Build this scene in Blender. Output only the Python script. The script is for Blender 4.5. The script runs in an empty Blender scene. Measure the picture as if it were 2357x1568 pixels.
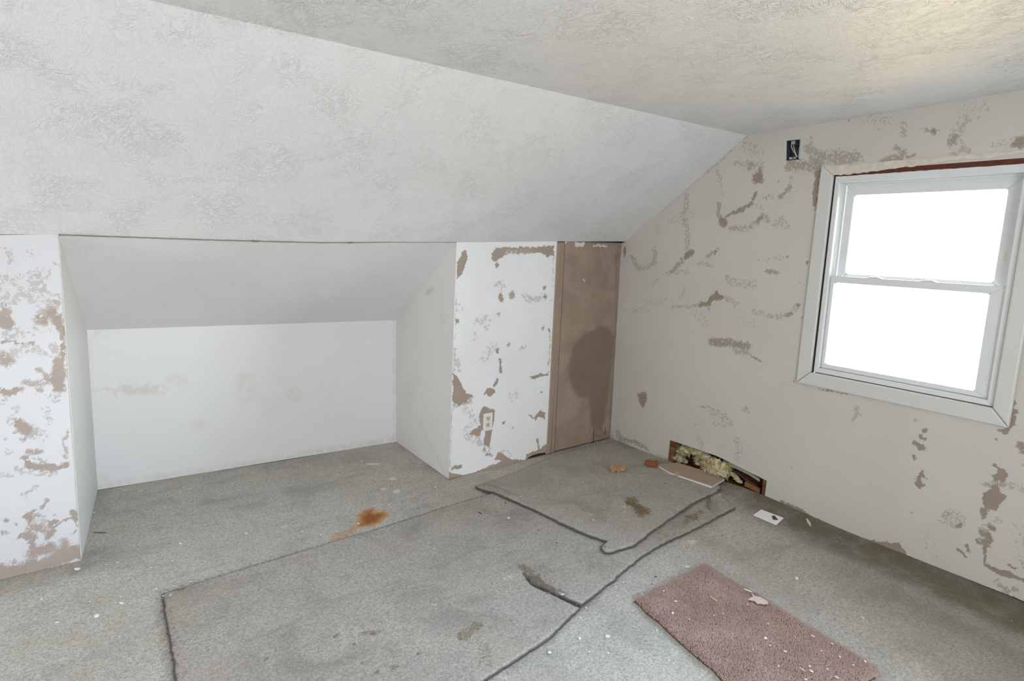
import bpy, bmesh, math, random
import numpy as np
from mathutils import Matrix, Vector

random.seed(7)
rng = np.random.default_rng(7)
SC = bpy.context.scene
COL = SC.collection

# ------------------------------------------------------------------ camera
IMG_W, IMG_H, FPX = 2357, 1568, 1385.65
CAM = np.array([-3.273, -3.1935, 1.4955])
ROT = np.array([[0.8159, -0.5774, 0.0294], [0.5738, 0.8026, -0.1629], [0.0705, 0.1498, 0.9862]])  # rows: right, forward, up
U_, _, V_ = np.linalg.svd(ROT)
ROT = U_ @ V_
cam_data = bpy.data.cameras.new('camera')
cam_data.sensor_width = 36.0
cam_data.lens = FPX / IMG_W * 36.0
cam_data.clip_start = 0.02
cam = bpy.data.objects.new('camera', cam_data)
COL.objects.link(cam)
m = Matrix.Identity(4)
for i in range(3):
    m[i][0], m[i][1], m[i][2], m[i][3] = ROT[0][i], ROT[2][i], -ROT[1][i], CAM[i]
cam.matrix_world = m
SC.camera = cam

# ------------------------------------------------------------------ world, lamps, exposure
world = bpy.data.worlds.new('sky')
SC.world = world
world.use_nodes = True
wn, wl = world.node_tree.nodes, world.node_tree.links
wn.clear()
w_out = wn.new('ShaderNodeOutputWorld'); w_bg = wn.new('ShaderNodeBackground')
w_tc = wn.new('ShaderNodeTexCoord'); w_sep = wn.new('ShaderNodeSeparateXYZ'); w_rmp = wn.new('ShaderNodeValToRGB')
w_map = wn.new('ShaderNodeMapRange')
wl.new(w_tc.outputs['Generated'], w_sep.inputs[0]); wl.new(w_sep.outputs['Z'], w_map.inputs[0])
w_map.inputs[1].default_value = -1.0; w_map.inputs[2].default_value = 1.0
wl.new(w_map.outputs[0], w_rmp.inputs[0])
w_el = w_rmp.color_ramp.elements                     # clear day: sunlit ground, bright hazy horizon, deep blue zenith
w_el[0].position = 0.492; w_el[0].color = (0.10, 0.075, 0.032, 1)
w_el[1].position = 1.0; w_el[1].color = (0.10, 0.15, 0.25, 1)
for pos_, col_ in ((0.505, (1.0, 1.0, 0.99, 1)), (0.57, (0.92, 0.97, 1.0, 1)), (0.70, (0.36, 0.46, 0.62, 1))):
    e_ = w_el.new(pos_); e_.color = col_
wl.new(w_rmp.outputs[0], w_bg.inputs[0]); wl.new(w_bg.outputs[0], w_out.inputs[0])
w_bg.inputs[1].default_value = 40.0

def area(name, loc, direction, sx, sy, watts, color, portal=False):
    ld = bpy.data.lights.new(name, 'AREA')
    ld.shape = 'RECTANGLE'; ld.size = sx; ld.size_y = sy; ld.energy = watts; ld.color = color
    if portal: ld.cycles.is_portal = True
    o = bpy.data.objects.new(name, ld)
    o.location = loc
    o.rotation_euler = Vector(direction).to_track_quat('-Z', 'Y').to_euler()
    COL.objects.link(o)
    return o
area('window_portal', (0.16, -1.905, 1.355), (-1, 0, 0), 0.84, 1.1, 1, (1, 1, 1), True)
area('fill_far_end', (-5.60, -.75, 1.15), (1, 0, -.1), 0.70, 0.9, 11, (0.88, 0.92, 1.0))  # added fill lamp at the far end, no window opening behind it
area('second_window_portal', (0.15, -3.06, 1.37), (-1, 0, 0), 0.78, 1.1, 1, (1, 1, 1), True)
area('fill_rear', (-2.7, -4.30, 1.25), (.05, 1, -.25), 1.5, 0.9, 47, (0.86, 0.91, 1.0))  # added fill lamp from behind the camera, no dormer is built

SC.view_settings.view_transform = 'Standard'
SC.view_settings.look = 'None'
SC.view_settings.exposure = 0.43
SC.view_settings.gamma = 1.0
SC.view_settings.use_curve_mapping = False
SC.cycles.max_bounces = 14
SC.cycles.diffuse_bounces = 10
SC.cycles.glossy_bounces = 4
SC.cycles.transparent_max_bounces = 12
SC.cycles.sample_clamp_indirect = 6.0
SC.cycles.use_denoising = True

# ------------------------------------------------------------------ measuring helpers
def ray(px, py):
    return ROT.T @ np.array([(px - IMG_W / 2) / FPX, 1.0, -(py - IMG_H / 2) / FPX])
def hit(px, py, o, n):
    d = ray(px, py)
    return CAM + d * (np.dot(np.asarray(o, float) - CAM, n) / np.dot(d, n))
def at_z(px, py, z=0.0): return hit(px, py, (0, 0, z), np.array([0, 0, 1.0]))
def at_x(px, py, x=0.0): return hit(px, py, (x, 0, 0), np.array([1.0, 0, 0]))
def at_y(px, py, y=0.0): return hit(px, py, (0, y, 0), np.array([0, 1.0, 0]))

class Plane:
    """origin, unit vectors along u and v, normal towards the room"""
    def __init__(s, o, eu, ev):
        s.o = np.asarray(o, float); s.u = np.asarray(eu, float) / np.linalg.norm(eu)
        ev = np.asarray(ev, float); ev = ev - s.u * np.dot(ev, s.u); s.v = ev / np.linalg.norm(ev)
        s.n = np.cross(s.u, s.v)
    def px(s, x, y): return s.uv(hit(x, y, s.o, s.n))
    def uv(s, p):
        d = np.asarray(p) - s.o
        return np.array([np.dot(d, s.u), np.dot(d, s.v)])
    def p(s, uv, off=0.0):
        uv = np.asarray(uv, float)
        return s.o + np.multiply.outer(uv[..., 0], s.u) + np.multiply.outer(uv[..., 1], s.v) + np.multiply.outer(np.broadcast_to(off, uv.shape[:-1]), s.n)
    def scale(s, x, y):          # metres per picture pixel there, a little under the true foreshortened value
        return np.linalg.norm(hit(x, y, s.o, s.n) - CAM) / FPX * 1.12

# ------------------------------------------------------------------ object helpers
def tag(o, label=None, cat=None, group=None, kind=None):
    for k, v in (('label', label), ('category', cat), ('group', group), ('kind', kind)):
        if v: o[k] = v
    return o
def obj(name, verts, faces, mat, parent=None, smooth=False, attrs=None, loc=None):
    me = bpy.data.meshes.new(name)
    verts = np.asarray(verts, float)
    if loc is not None: verts = verts - np.asarray(loc, float)
    elif parent is not None: verts = verts - np.array(parent_loc(parent))
    me.from_pydata(verts.tolist(), [], [list(map(int, f)) for f in faces])
    if attrs:
        for k, v in attrs.items():
            a = me.attributes.new(k, 'FLOAT', 'POINT')
            a.data.foreach_set('value', np.asarray(v, np.float32))
    if smooth: me.polygons.foreach_set('use_smooth', [True] * len(me.polygons))
    me.materials.append(mat)
    me.update()
    o = bpy.data.objects.new(name, me)
    if loc is not None: o.location = loc
    COL.objects.link(o)
    if parent is not None: o.parent = parent
    return o
def parent_loc(p):
    l = Vector(p.location)
    while p.parent: p = p.parent; l = l + Vector(p.location)
    return l
def empty(name, loc):
    o = bpy.data.objects.new(name, None)
    o.location = Vector(loc); o.empty_display_size = 0.05
    COL.objects.link(o)
    return o
def bm_obj(name, bm, mat, parent=None, smooth=False, loc=None):
    bm.normal_update()
    v = [tuple(x.co) for x in bm.verts]
    bm.verts.index_update()
    f = [[x.index for x in fc.verts] for fc in bm.faces]
    bm.free()
    return obj(name, v, f, mat, parent, smooth, loc=loc)
def prism_geo(pts_front, offset):
    """closed solid from a 3-D outline and an offset vector"""
    a = np.asarray(pts_front, float); n = len(a)
    v = np.vstack([a, a + np.asarray(offset, float)])
    f = [list(range(n)), list(range(2 * n - 1, n - 1, -1))] + [[i, i + n, (i + 1) % n + n, (i + 1) % n] for i in range(n)]
    return v, f
def prism(name, pts, offset, mat, parent=None, loc=None, bevel=0.0, segs=2):
    v, f = prism_geo(pts, offset)
    bm = bmesh.new()
    bv = [bm.verts.new(x) for x in v]
    for q in f: bm.faces.new([bv[i] for i in q])
    bmesh.ops.recalc_face_normals(bm, faces=bm.faces)
    if bevel: bmesh.ops.bevel(bm, geom=list(bm.edges), offset=bevel, segments=segs, affect='EDGES', profile=0.5)
    return bm_obj(name, bm, mat, parent, smooth=False, loc=loc)
def box(name, lo, hi, mat, parent=None, loc=None, bevel=0.0):
    (x0, y0, z0), (x1, y1, z1) = lo, hi
    return prism(name, [(x0, y0, z0), (x1, y0, z0), (x1, y1, z0), (x0, y1, z0)], (0, 0, z1 - z0), mat, parent, loc, bevel)
def tube(name, pts, r, mat, parent=None, loc=None, n=6):
    pts = np.asarray(pts, float); v = []; f = []
    rr = np.broadcast_to(r, (len(pts),))
    for i, p in enumerate(pts):
        t = pts[min(i + 1, len(pts) - 1)] - pts[max(i - 1, 0)]; t /= np.linalg.norm(t) + 1e-12
        a = np.cross(t, (0, 0, 1)) if abs(t[2]) < .9 else np.cross(t, (1, 0, 0)); a /= np.linalg.norm(a); b = np.cross(t, a)
        for k in range(n):
            th = 2 * math.pi * k / n
            v.append(p + rr[i] * (math.cos(th) * a + math.sin(th) * b))
    for i in range(len(pts) - 1):
        for k in range(n):
            f.append([i * n + k, i * n + (k + 1) % n, (i + 1) * n + (k + 1) % n, (i + 1) * n + k])
    f.append(list(range(n))[::-1]); f.append([(len(pts) - 1) * n + k for k in range(n)])
    return obj(name, v, f, mat, parent, smooth=True, loc=loc)

def inside(poly, q):
    poly = np.asarray(poly); x, y = q[:, 0], q[:, 1]
    r = np.zeros(len(q), bool); j = len(poly) - 1
    for i in range(len(poly)):
        xi, yi = poly[i]; xj, yj = poly[j]
        if yi != yj:
            r ^= ((yi > y) != (yj > y)) & (x < (xj - xi) * (y - yi) / (yj - yi) + xi)
        j = i
    return r
def seg_near(a, b, q):
    d = b - a; L = np.dot(d, d) + 1e-12
    t = np.clip(((q - a) @ d) / L, 0, 1)
    c = a + t[:, None] * d
    return np.linalg.norm(q - c, axis=1), c
def dist_line(pts, q, closed=True):
    pts = np.asarray(pts, float); best = np.full(len(q), 1e9); near = np.zeros_like(q)
    n = len(pts)
    for i in range(n if closed else n - 1):
        d, c = seg_near(pts[i], pts[(i + 1) % n], q)
        k = d < best; best[k] = d[k]; near[k] = c[k]
    return best, near
def poly_grid(poly, step, holes=()):
    """grid mesh of a flat outline; border vertices pulled exactly on to the outline and the holes"""
    poly = np.asarray(poly, float); lo = poly.min(0); hi = poly.max(0)
    nx = int(math.ceil((hi[0] - lo[0]) / step)) + 1; ny = int(math.ceil((hi[1] - lo[1]) / step)) + 1
    gx = np.linspace(lo[0], hi[0], nx); gy = np.linspace(lo[1], hi[1], ny)
    X, Y = np.meshgrid(gx, gy); P = np.stack([X.ravel(), Y.ravel()], 1)
    cx = (gx[:-1] + gx[1:]) / 2; cy = (gy[:-1] + gy[1:]) / 2
    CX, CY = np.meshgrid(cx, cy); Cq = np.stack([CX.ravel(), CY.ravel()], 1)
    keep = inside(poly, Cq)
    for h in holes: keep &= ~inside(h, Cq)
    i0 = (np.arange(ny - 1)[:, None] * nx + np.arange(nx - 1)[None, :]).ravel()
    Q = np.stack([i0, i0 + 1, i0 + nx + 1, i0 + nx], 1)[keep]
    cnt = np.bincount(Q.ravel(), minlength=len(P))
    used = cnt > 0; border = used & (cnt < 4)
    bi = np.where(border)[0]
    loops = [poly] + [np.asarray(h, float) for h in holes]
    best = np.full(len(bi), 1e9); near = P[bi].copy()
    for l in loops:
        d, c = dist_line(l, P[bi]); k = d < best; best[k] = d[k]; near[k] = c[k]
    ok = best < step * 1.6
    P2 = P.copy(); P2[bi[ok]] = near[ok]
    for l in loops:
        for corner in l:
            d = np.linalg.norm(P[bi] - corner, axis=1)
            if len(d) and d.min() < step * 1.5: P2[bi[np.argmin(d)]] = corner
    new = -np.ones(len(P), int); idx = np.where(used)[0]; new[idx] = np.arange(len(idx))
    return P2[idx], new[Q], border[idx]
def border_edges(faces):
    e = {}
    for f in faces:
        for a, b in zip(f, np.roll(f, -1)):
            k = (min(a, b), max(a, b))
            e[k] = None if k in e else (a, b)
    return [v for v in e.values() if v is not None]
def smooth01(x): x = np.clip(x, 0, 1); return x * x * (3 - 2 * x)

LAT = rng.uniform(-1, 1, (8, 256, 256))
def vnoise(q, f, seed):
    p = q * f; i = np.floor(p).astype(int); t = p - i; t = t * t * (3 - 2 * t); L = LAT[seed]
    g = lambda a, b: L[(i[:, 0] + a) % 256, (i[:, 1] + b) % 256]
    return (g(0, 0) * (1 - t[:, 0]) + g(1, 0) * t[:, 0]) * (1 - t[:, 1]) + (g(0, 1) * (1 - t[:, 0]) + g(1, 1) * t[:, 0]) * t[:, 1]

class Marks:
    """wear that belongs to a surface, gathered as a weight per vertex"""
    def __init__(s, plane, uv, ox=0, oy=0, k=1.0):
        s.pl, s.ox, s.oy, s.k = plane, ox, oy, k
        jx = .0062 * vnoise(uv, 38, 1) + .0048 * vnoise(uv, 95, 2) + .0036 * vnoise(uv, 210, 3)     # ragged outlines
        jy = .0062 * vnoise(uv, 38, 4) + .0048 * vnoise(uv, 95, 5) + .0036 * vnoise(uv, 210, 6)
        s.uv = uv + np.stack([jx, jy], 1)
        s.raw = uv; s.w = np.zeros(len(uv))
    def pt(s, x, y): return s.pl.px(s.ox + x * s.k, s.oy + y * s.k)
    def crop(s, ox, oy, k): s.ox, s.oy, s.k = ox, oy, k
    def line(s, pts, r, d):
        q = [s.pt(*p) for p in pts]
        R = r * s.k * s.pl.scale(s.ox + pts[0][0] * s.k, s.oy + pts[0][1] * s.k)
        if len(q) == 1: dist = np.linalg.norm(s.uv - q[0], axis=1)
        else: dist, _ = dist_line(q, s.uv, False)
        s.w = np.maximum(s.w, d * (1 - smooth01((dist / R - .35) / .75)))
    def poly(s, pts, d, soft=0.006):
        q = np.array([s.pt(*p) for p in pts])
        dist, _ = dist_line(q, s.uv)
        sd = np.where(inside(q, s.uv), dist, -dist)
        s.w = np.maximum(s.w, d * smooth01(sd / soft * .5 + .5))

# ------------------------------------------------------------------ materials
class NT:
    def __init__(s, name):
        s.m = bpy.data.materials.new(name); s.m.use_nodes = True
        s.t = s.m.node_tree; s.t.nodes.clear()
        s.out = s.t.nodes.new('ShaderNodeOutputMaterial'); s.b = s.t.nodes.new('ShaderNodeBsdfPrincipled')
        s.t.links.new(s.b.outputs[0], s.out.inputs[0])
        s.tc = s.t.nodes.new('ShaderNodeTexCoord')
    def link(s, a, b): s.t.links.new(a, b)
    def setin(s, sock, v):
        if hasattr(v, 'is_linked') or isinstance(v, bpy.types.NodeSocket): s.link(v, sock)
        elif isinstance(v, (tuple, list)) and len(v) == 3 and sock.type == 'RGBA': sock.default_value = (*v, 1)
        else: sock.default_value = v
    def noise(s, scale, detail=4, rough=.55, dist=0, vec=None, seed=0.0, stretch=None):
        n = s.t.nodes.new('ShaderNodeTexNoise')
        n.inputs['Scale'].default_value = scale; n.inputs['Detail'].default_value = detail
        n.inputs['Roughness'].default_value = rough; n.inputs['Distortion'].default_value = dist
        mp = s.t.nodes.new('ShaderNodeMapping'); mp.inputs['Location'].default_value = (seed, seed * 1.7, seed * .6)
        if stretch:
            mp.inputs['Rotation'].default_value = stretch[0]; mp.inputs['Scale'].default_value = stretch[1]
        s.link(vec or s.tc.outputs['Object'], mp.inputs[0]); s.link(mp.outputs[0], n.inputs['Vector'])
        return n.outputs['Fac']
    def ramp(s, x, a, b, lo=0.0, hi=1.0, smooth=True):
        n = s.t.nodes.new('ShaderNodeMapRange'); n.interpolation_type = 'SMOOTHSTEP' if smooth else 'LINEAR'
        s.setin(n.inputs[0], x)
        for i, v in enumerate((a, b, lo, hi)): s.setin(n.inputs[i + 1], v)
        return n.outputs[0]
    def math(s, op, a, b=0.0, clamp=False):
        n = s.t.nodes.new('ShaderNodeMath'); n.operation = op; n.use_clamp = clamp
        s.setin(n.inputs[0], a); s.setin(n.inputs[1], b)
        return n.outputs[0]
    def mix(s, f, a, b):
        n = s.t.nodes.new('ShaderNodeMix'); n.data_type = 'RGBA'
        s.setin(n.inputs[0], f); s.setin(n.inputs[6], a); s.setin(n.inputs[7], b)
        return n.outputs[2]
    def attr(s, name):
        n = s.t.nodes.new('ShaderNodeAttribute'); n.attribute_name = name
        return n.outputs['Fac']
    def bump(s, h, strength, dist, prev=None):
        n = s.t.nodes.new('ShaderNodeBump'); n.inputs['Strength'].default_value = strength; n.inputs['Distance'].default_value = dist
        s.link(h, n.inputs['Height'])
        if prev: s.link(prev, n.inputs['Normal'])
        return n.outputs[0]
    def fin(s, color, rough=.6, normal=None, spec=.3, **kw):
        s.setin(s.b.inputs['Base Color'], color); s.setin(s.b.inputs['Roughness'], rough)
        s.b.inputs['Specular IOR Level'].default_value = spec
        if normal: s.link(normal, s.b.inputs['Normal'])
        for k, v in kw.items(): s.setin(s.b.inputs[k.replace('_', ' ')], v)
        return s.m
def srgb(r, g, b):
    f = lambda c: (c / 255 / 12.92) if c / 255 <= .04045 else ((c / 255 + .055) / 1.055) ** 2.4
    return (f(r), f(g), f(b))
def simple(name, rgb, rough=.5, var=.12, scale=30, bump=0.0, **kw):
    t = NT(name); n = t.noise(scale, 4)
    c = t.mix(n, tuple(x * (1 - var) for x in rgb), tuple(min(1, x * (1 + var)) for x in rgb))
    nm = t.bump(t.noise(scale * 6, 3), bump, .002) if bump else None
    return t.fin(c, rough, nm, **kw)

def trowelled(name, rgb, strength=.5):
    """brush-stippled semi-gloss ceiling paint: thin ridges in rounded clumps"""
    t = NT(name)
    warp = t.noise(7, 3, .5)
    r1 = t.noise(21, 4, .6, .9, stretch=((0, 0, .4), (1, .55, 1)))
    r2 = t.noise(34, 3, .55, 1.2, seed=5, stretch=((0, 0, 1.1), (1, .6, 1)))
    ridge1 = t.ramp(t.math('ABSOLUTE', t.math('SUBTRACT', r1, .5)), 0, .045, 1, 0)
    ridge2 = t.ramp(t.math('ABSOLUTE', t.math('SUBTRACT', r2, .5)), 0, .05, 1, 0)
    clump = t.ramp(t.noise(4.2, 3, .6, .6, seed=9), .44, .66, 0, .8)
    h = t.math('MULTIPLY', t.math('ADD', ridge1, t.math('MULTIPLY', ridge2, .7)), t.math('ADD', .30, clump))
    nm = t.bump(h, min(1, strength * 1.05), .0048)
    nm = t.bump(t.noise(90, 3), strength * .4, .004, nm)
    c = t.mix(t.ramp(warp, .3, .7), tuple(x * .975 for x in rgb), rgb)
    return t.fin(c, .42, nm, .42)
M_SLOPE = trowelled('stippled_white_ceiling', (.80, .80, .80), .50)
M_CEIL = trowelled('stippled_flat_ceiling', (.79, .78, .755), .64)
M_ALC_CEIL = trowelled('stippled_alcove_ceiling', (.78, .78, .77), .25)

def peeling(name, paint, under, stain=None, pscale=46, sharp=.045, mottle=True):
    """painted plaster board flaked back to the board paper where the surface carries 'peel'"""
    t = NT(name)
    n1 = t.noise(pscale, 5, .62, .5)
    n2 = t.noise(pscale * 2.6, 3, .6, .8, seed=3)
    n = t.ramp(t.math('ADD', t.math('MULTIPLY', n1, .72), t.math('MULTIPLY', n2, .28)), .34, .66, .05, .96, False)
    pk = t.attr('peel')
    f = t.ramp(t.math('SUBTRACT', pk, n), -sharp, sharp)
    pv = t.noise(2.2, 3); pv2 = t.noise(14, 4, .6, seed=8)
    pc = t.mix(t.ramp(pv, .3, .7), tuple(x * .955 for x in paint), paint)
    pc = t.mix(t.math('MULTIPLY', t.ramp(pv2, .5, .75), .25), pc, tuple(a * b for a, b in zip(paint, (.95, .935, .90))))
    up = tuple(.5 * a + .5 * b for a, b in zip(paint, under))
    uc = t.mix(t.noise(9, 4, seed=4), tuple(x * .86 for x in under), tuple(min(1, x * 1.1) for x in under))
    uc = t.mix(t.ramp(pk, .46, .80), up, uc)
    c = t.mix(f, pc, uc)
    if stain:
        c = t.mix(t.math('MULTIPLY', t.attr('stain'), .8), c, stain)
    nm = t.bump(t.math('SUBTRACT', 1.0, f), .55, .0012)
    nm = t.bump(t.noise(120, 3), .10, .002, nm)
    nm = t.bump(t.noise(6, 3, seed=2), .12, .02, nm)
    return t.fin(c, t.ramp(f, 0, 1, .5, .85), nm, .3)
M_GABLE = peeling('flaking_wall_paint', (.59, .557, .50), (.31, .25, .19), pscale=64, sharp=.04)
M_WHITE = peeling('flaking_white_paint', (.93, .935, .945), (.43, .345, .285))
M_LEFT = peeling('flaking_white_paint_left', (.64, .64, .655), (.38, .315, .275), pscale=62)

def plain_wall(name, rgb, yellow=.35):
    t = NT(name)
    a = t.ramp(t.noise(3.2, 4, .6, .6), .5, .72)
    c = t.mix(t.math('MULTIPLY', a, yellow), rgb, tuple(p * q for p, q in zip(rgb, (.93, .91, .84))))
    c = t.mix(t.math('MULTIPLY', t.attr('peel'), t.ramp(t.noise(26, 4, .6, .4), .3, .6)), c, (.60, .545, .44))
    nm = t.bump(t.noise(60, 3), .1, .003)
    nm = t.bump(t.noise(7, 2, seed=3), .15, .02, nm)
    return t.fin(c, .55, nm, .3)
M_BACK = plain_wall('white_alcove_paint', (.79, .785, .78))
M_REVEAL = plain_wall('white_reveal_paint', (.78, .755, .73))

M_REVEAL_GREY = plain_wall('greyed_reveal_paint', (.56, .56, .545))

def carpet(name, c1, c2, tuft=260, soil=(.22, .19, .15), big=2.6, nap=.5):
    t = NT(name)
    fib = t.noise(tuft, 3, .75, 1.0)
    mid = t.noise(95, 4, .75, .8, seed=4)
    far = t.noise(big, 4, .6, .8, seed=2)
    x = t.math('ADD', t.math('MULTIPLY', fib, .45), t.math('MULTIPLY', mid, .55))
    c = t.mix(t.ramp(x, .41, .59, 0, 1, False), c1, c2)
    c = t.mix(t.math('MULTIPLY', t.ramp(far, .44, .74), .40), c, tuple(v * .66 for v in c1))
    st = t.noise(7, 4, .65, .6, seed=15, stretch=((0, 0, .5), (.45, 1.6, 1)))
    c = t.mix(t.math('MULTIPLY', t.ramp(st, .50, .74), .26), c, tuple(v * .72 for v in c1))
    so = t.noise(3.6, 5, .7, .4, seed=21)
    c = t.mix(t.math('MULTIPLY', t.ramp(so, .50, .74), .38), c, (.40, .345, .26))
    fl = t.ramp(t.noise(48, 2, .5, .3, seed=11), .70, .76)
    c = t.mix(t.math('MULTIPLY', fl, .45), c, (.30, .22, .14))
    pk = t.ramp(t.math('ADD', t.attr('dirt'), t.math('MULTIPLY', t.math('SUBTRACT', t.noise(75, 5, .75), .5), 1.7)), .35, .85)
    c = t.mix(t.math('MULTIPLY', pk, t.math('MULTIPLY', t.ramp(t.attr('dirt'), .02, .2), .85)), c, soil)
    rs = t.math('MULTIPLY', t.ramp(t.math('ADD', t.attr('rust'), t.math('MULTIPLY', t.math('SUBTRACT', t.noise(34, 5, .65), .5), .7)), .2, .62), t.ramp(t.attr('rust'), .02, .12))
    c = t.mix(t.math('MULTIPLY', rs, .93), c, t.mix(t.ramp(t.attr('rust'), .45, 1.0), (.50, .25, .09), (.27, .088, .018)))
    du = t.math('MULTIPLY', t.ramp(t.math('ADD', t.attr('dust'), t.math('MULTIPLY', t.math('SUBTRACT', t.noise(110, 4, .7), .5), 1.3)), .45, .75), t.ramp(t.attr('dust'), .02, .15))
    c = t.mix(t.math('MULTIPLY', du, .7), c, (.72, .71, .68))
    ew = t.ramp(t.math('ADD', t.attr('edge'), t.math('MULTIPLY', t.math('SUBTRACT', t.noise(90, 3, .7), .5), .7)), .35, .75)
    c = t.mix(t.math('MULTIPLY', t.math('MULTIPLY', ew, t.ramp(t.attr('edge'), .02, .2)), .9), c, (.15, .14, .125))
    gr = t.math('MULTIPLY', t.attr('grime_shade'), t.ramp(t.noise(9, 4, .6, seed=31), .15, .6, .55, 1.0))  # soiled band, with some of the floor's shade mixed into the colour
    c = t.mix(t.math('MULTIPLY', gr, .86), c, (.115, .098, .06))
    nm = t.bump(x, nap, .006)
    nm = t.bump(t.noise(14, 3, seed=6), .35, .012, nm)
    return t.fin(c, .95, nm, .08)
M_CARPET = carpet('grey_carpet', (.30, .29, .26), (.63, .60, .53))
M_LOOSE = carpet('grey_loose_carpet', (.265, .248, .225), (.525, .487, .425), soil=(.17, .125, .07), big=3.4)
M_PINKBASE = simple('pink_rug_backing', (.17, .105, .085), .95, .25, 40, .4, spec=.05)
M_BACKING = simple('carpet_edge_backing', (.11, .10, .088), .95, .45, 60, .6, spec=.05)
def tuft_mat():
    t = NT('pink_pile')
    a = t.noise(11, 4, .65, .5); b = t.noise(130, 2, .6, seed=4)
    c = t.mix(t.ramp(a, .35, .65), (.58, .415, .345), (.74, .54, .46))
    c = t.mix(t.ramp(b, .3, .7), tuple(v * .80 for v in (.66, .47, .40)), c)
    return t.fin(c, .95, None, .05)
M_PILE = tuft_mat()
def grey_tufts():
    t = NT('grey_pile_fringe'); n = t.noise(120, 3, .7)
    return t.fin(t.mix(n, (.10, .095, .088), (.30, .29, .27)), .95, None, .05)
M_FRINGE = grey_tufts()

def vinyl(name, rgb):
    t = NT(name)
    d = t.ramp(t.noise(5, 5, .7, .5), .52, .75)
    c = t.mix(t.math('MULTIPLY', d, .35), rgb, tuple(a * b for a, b in zip(rgb, (.86, .83, .74))))
    sp = t.ramp(t.noise(85, 2, .5), .73, .78)
    c = t.mix(t.math('MULTIPLY', sp, .5), c, (.34, .27, .18))
    return t.fin(c, .38, t.bump(t.noise(40, 3), .05, .002), .45)
M_VINYL = vinyl('dusty_white_vinyl', (.70, .71, .70))
M_CASING = vinyl('white_painted_casing', (.62, .61, .56))
M_BROWNWOOD = simple('stained_window_wood', (.11, .028, .014), .6, .5, 22, .3)
M_RAWWOOD = simple('raw_header_edge', (.64, .59, .49), .8, .28, 26, .3)
M_DARKGAP = simple('dark_gap', (.03, .02, .015), .9, .3)
M_STEEL = simple('galvanised_box', (.10, .125, .14), .45, .5, 45, .2, Metallic=.5)
M_WIRE = simple('cream_wire', (.62, .58, .48), .5)
M_BLACKWIRE = simple('black_wire', (.02, .02, .02), .5)
M_PLATE = simple('white_plate', (.86, .86, .87), .3, .03)
M_CREAM = simple('cream_receptacle', (.66, .58, .36), .4, .06)
M_SLOT = simple('slot_shadow', (.05, .04, .025), .7)
M_SCREW = simple('screw_metal', (.45, .42, .36), .35, Metallic=.8)
M_FLAKE = simple('plaster_flake', (.76, .74, .71), .8, .08)
M_DARKBIT = simple('dark_chip', (.07, .055, .045), .8)
M_CHIP = simple('orange_wood_chip', (.44, .25, .135), .85, .4, 50, .7)
M_REDCHIP = simple('red_wood_chip', (.25, .085, .035), .85, .45, 60, .7)
M_TANBOARD = simple('tan_board_face', (.40, .30, .23), .75, .1, 8)
M_BOARDEDGE = simple('broken_plaster_edge', (.74, .70, .69), .9, .08, 60, .4)
def tan_panel():
    t = NT('brown_primed_panel')
    a = t.noise(5, 4, .6, .5); b = t.noise(9, 3, .6, 0, seed=3, stretch=((0, 0, 0), (3, 3, .5)))
    c = t.mix(t.ramp(a, .3, .7), (.30, .225, .17), (.385, .295, .23))
    c = t.mix(t.math('MULTIPLY', t.ramp(b, .55, .75), .3), c, (.27, .20, .15))
    st = t.ramp(t.math('ADD', t.attr('stain'), t.math('MULTIPLY', t.math('SUBTRACT', t.noise(18, 4), .5), .25)), .35, .65)
    c = t.mix(t.math('MULTIPLY', st, .75), c, (.20, .145, .10))
    wt = t.ramp(t.math('ADD', t.attr('peel'), t.math('MULTIPLY', t.math('SUBTRACT', t.noise(60, 4), .5), .8)), .5, .6)
    c = t.mix(wt, c, (.70, .69, .67))
    return t.fin(c, .6, t.bump(t.noise(50, 3), .12, .003), .3)
M_TAN = tan_panel()
M_TANTRIM = simple('brown_primed_trim', (.36, .27, .21), .6, .12, 12, .1)
def wood(name, a, b):
    t = NT(name); n = t.noise(9, 5, .65, 1.2, stretch=((0, 0, 0), (4, .5, 4)))
    return t.fin(t.mix(t.ramp(n, .3, .7), a, b), .8, t.bump(n, .3, .004), .15)
M_STUD = wood('old_brown_timber', (.09, .04, .018), (.25, .125, .055))
M_SHEATH = wood('dark_sheathing', (.035, .02, .012), (.12, .06, .03))
def fibre():
    t = NT('yellow_glass_wool'); n = t.noise(22, 5, .7, .8); m2 = t.noise(70, 4, .7)
    c = t.mix(t.ramp(n, .35, .65), (.40, .33, .15), (.80, .72, .46))
    c = t.mix(t.ramp(m2, .62, .75), c, (.22, .17, .07))
    return t.fin(c, .95, t.bump(m2, .8, .012), .05)
M_WOOL = fibre()
M_KRAFT = simple('grey_kraft_facing', (.33, .30, .24), .8, .3, 20, .3)
M_CRACK = simple('raw_board_seam', (.23, .20, .155), .9, .3)
M_OUTSIDE = simple('outer_wall_board', (.55, .53, .5), .8)
def glass():
    t = NT('window_glass'); tr = t.t.nodes.new('ShaderNodeBsdfTransparent'); gl = t.t.nodes.new('ShaderNodeBsdfGlossy')
    tr.inputs[0].default_value = (.96, .97, .97, 1); gl.inputs['Roughness'].default_value = .03
    fr = t.t.nodes.new('ShaderNodeFresnel'); fr.inputs[0].default_value = 1.35
    mx = t.t.nodes.new('ShaderNodeMixShader')
    t.link(fr.outputs[0], mx.inputs[0]); t.link(tr.outputs[0], mx.inputs[1]); t.link(gl.outputs[0], mx.inputs[2]); t.link(mx.outputs[0], t.out.inputs[0])
    return t.m
M_GLASS = glass()

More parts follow.
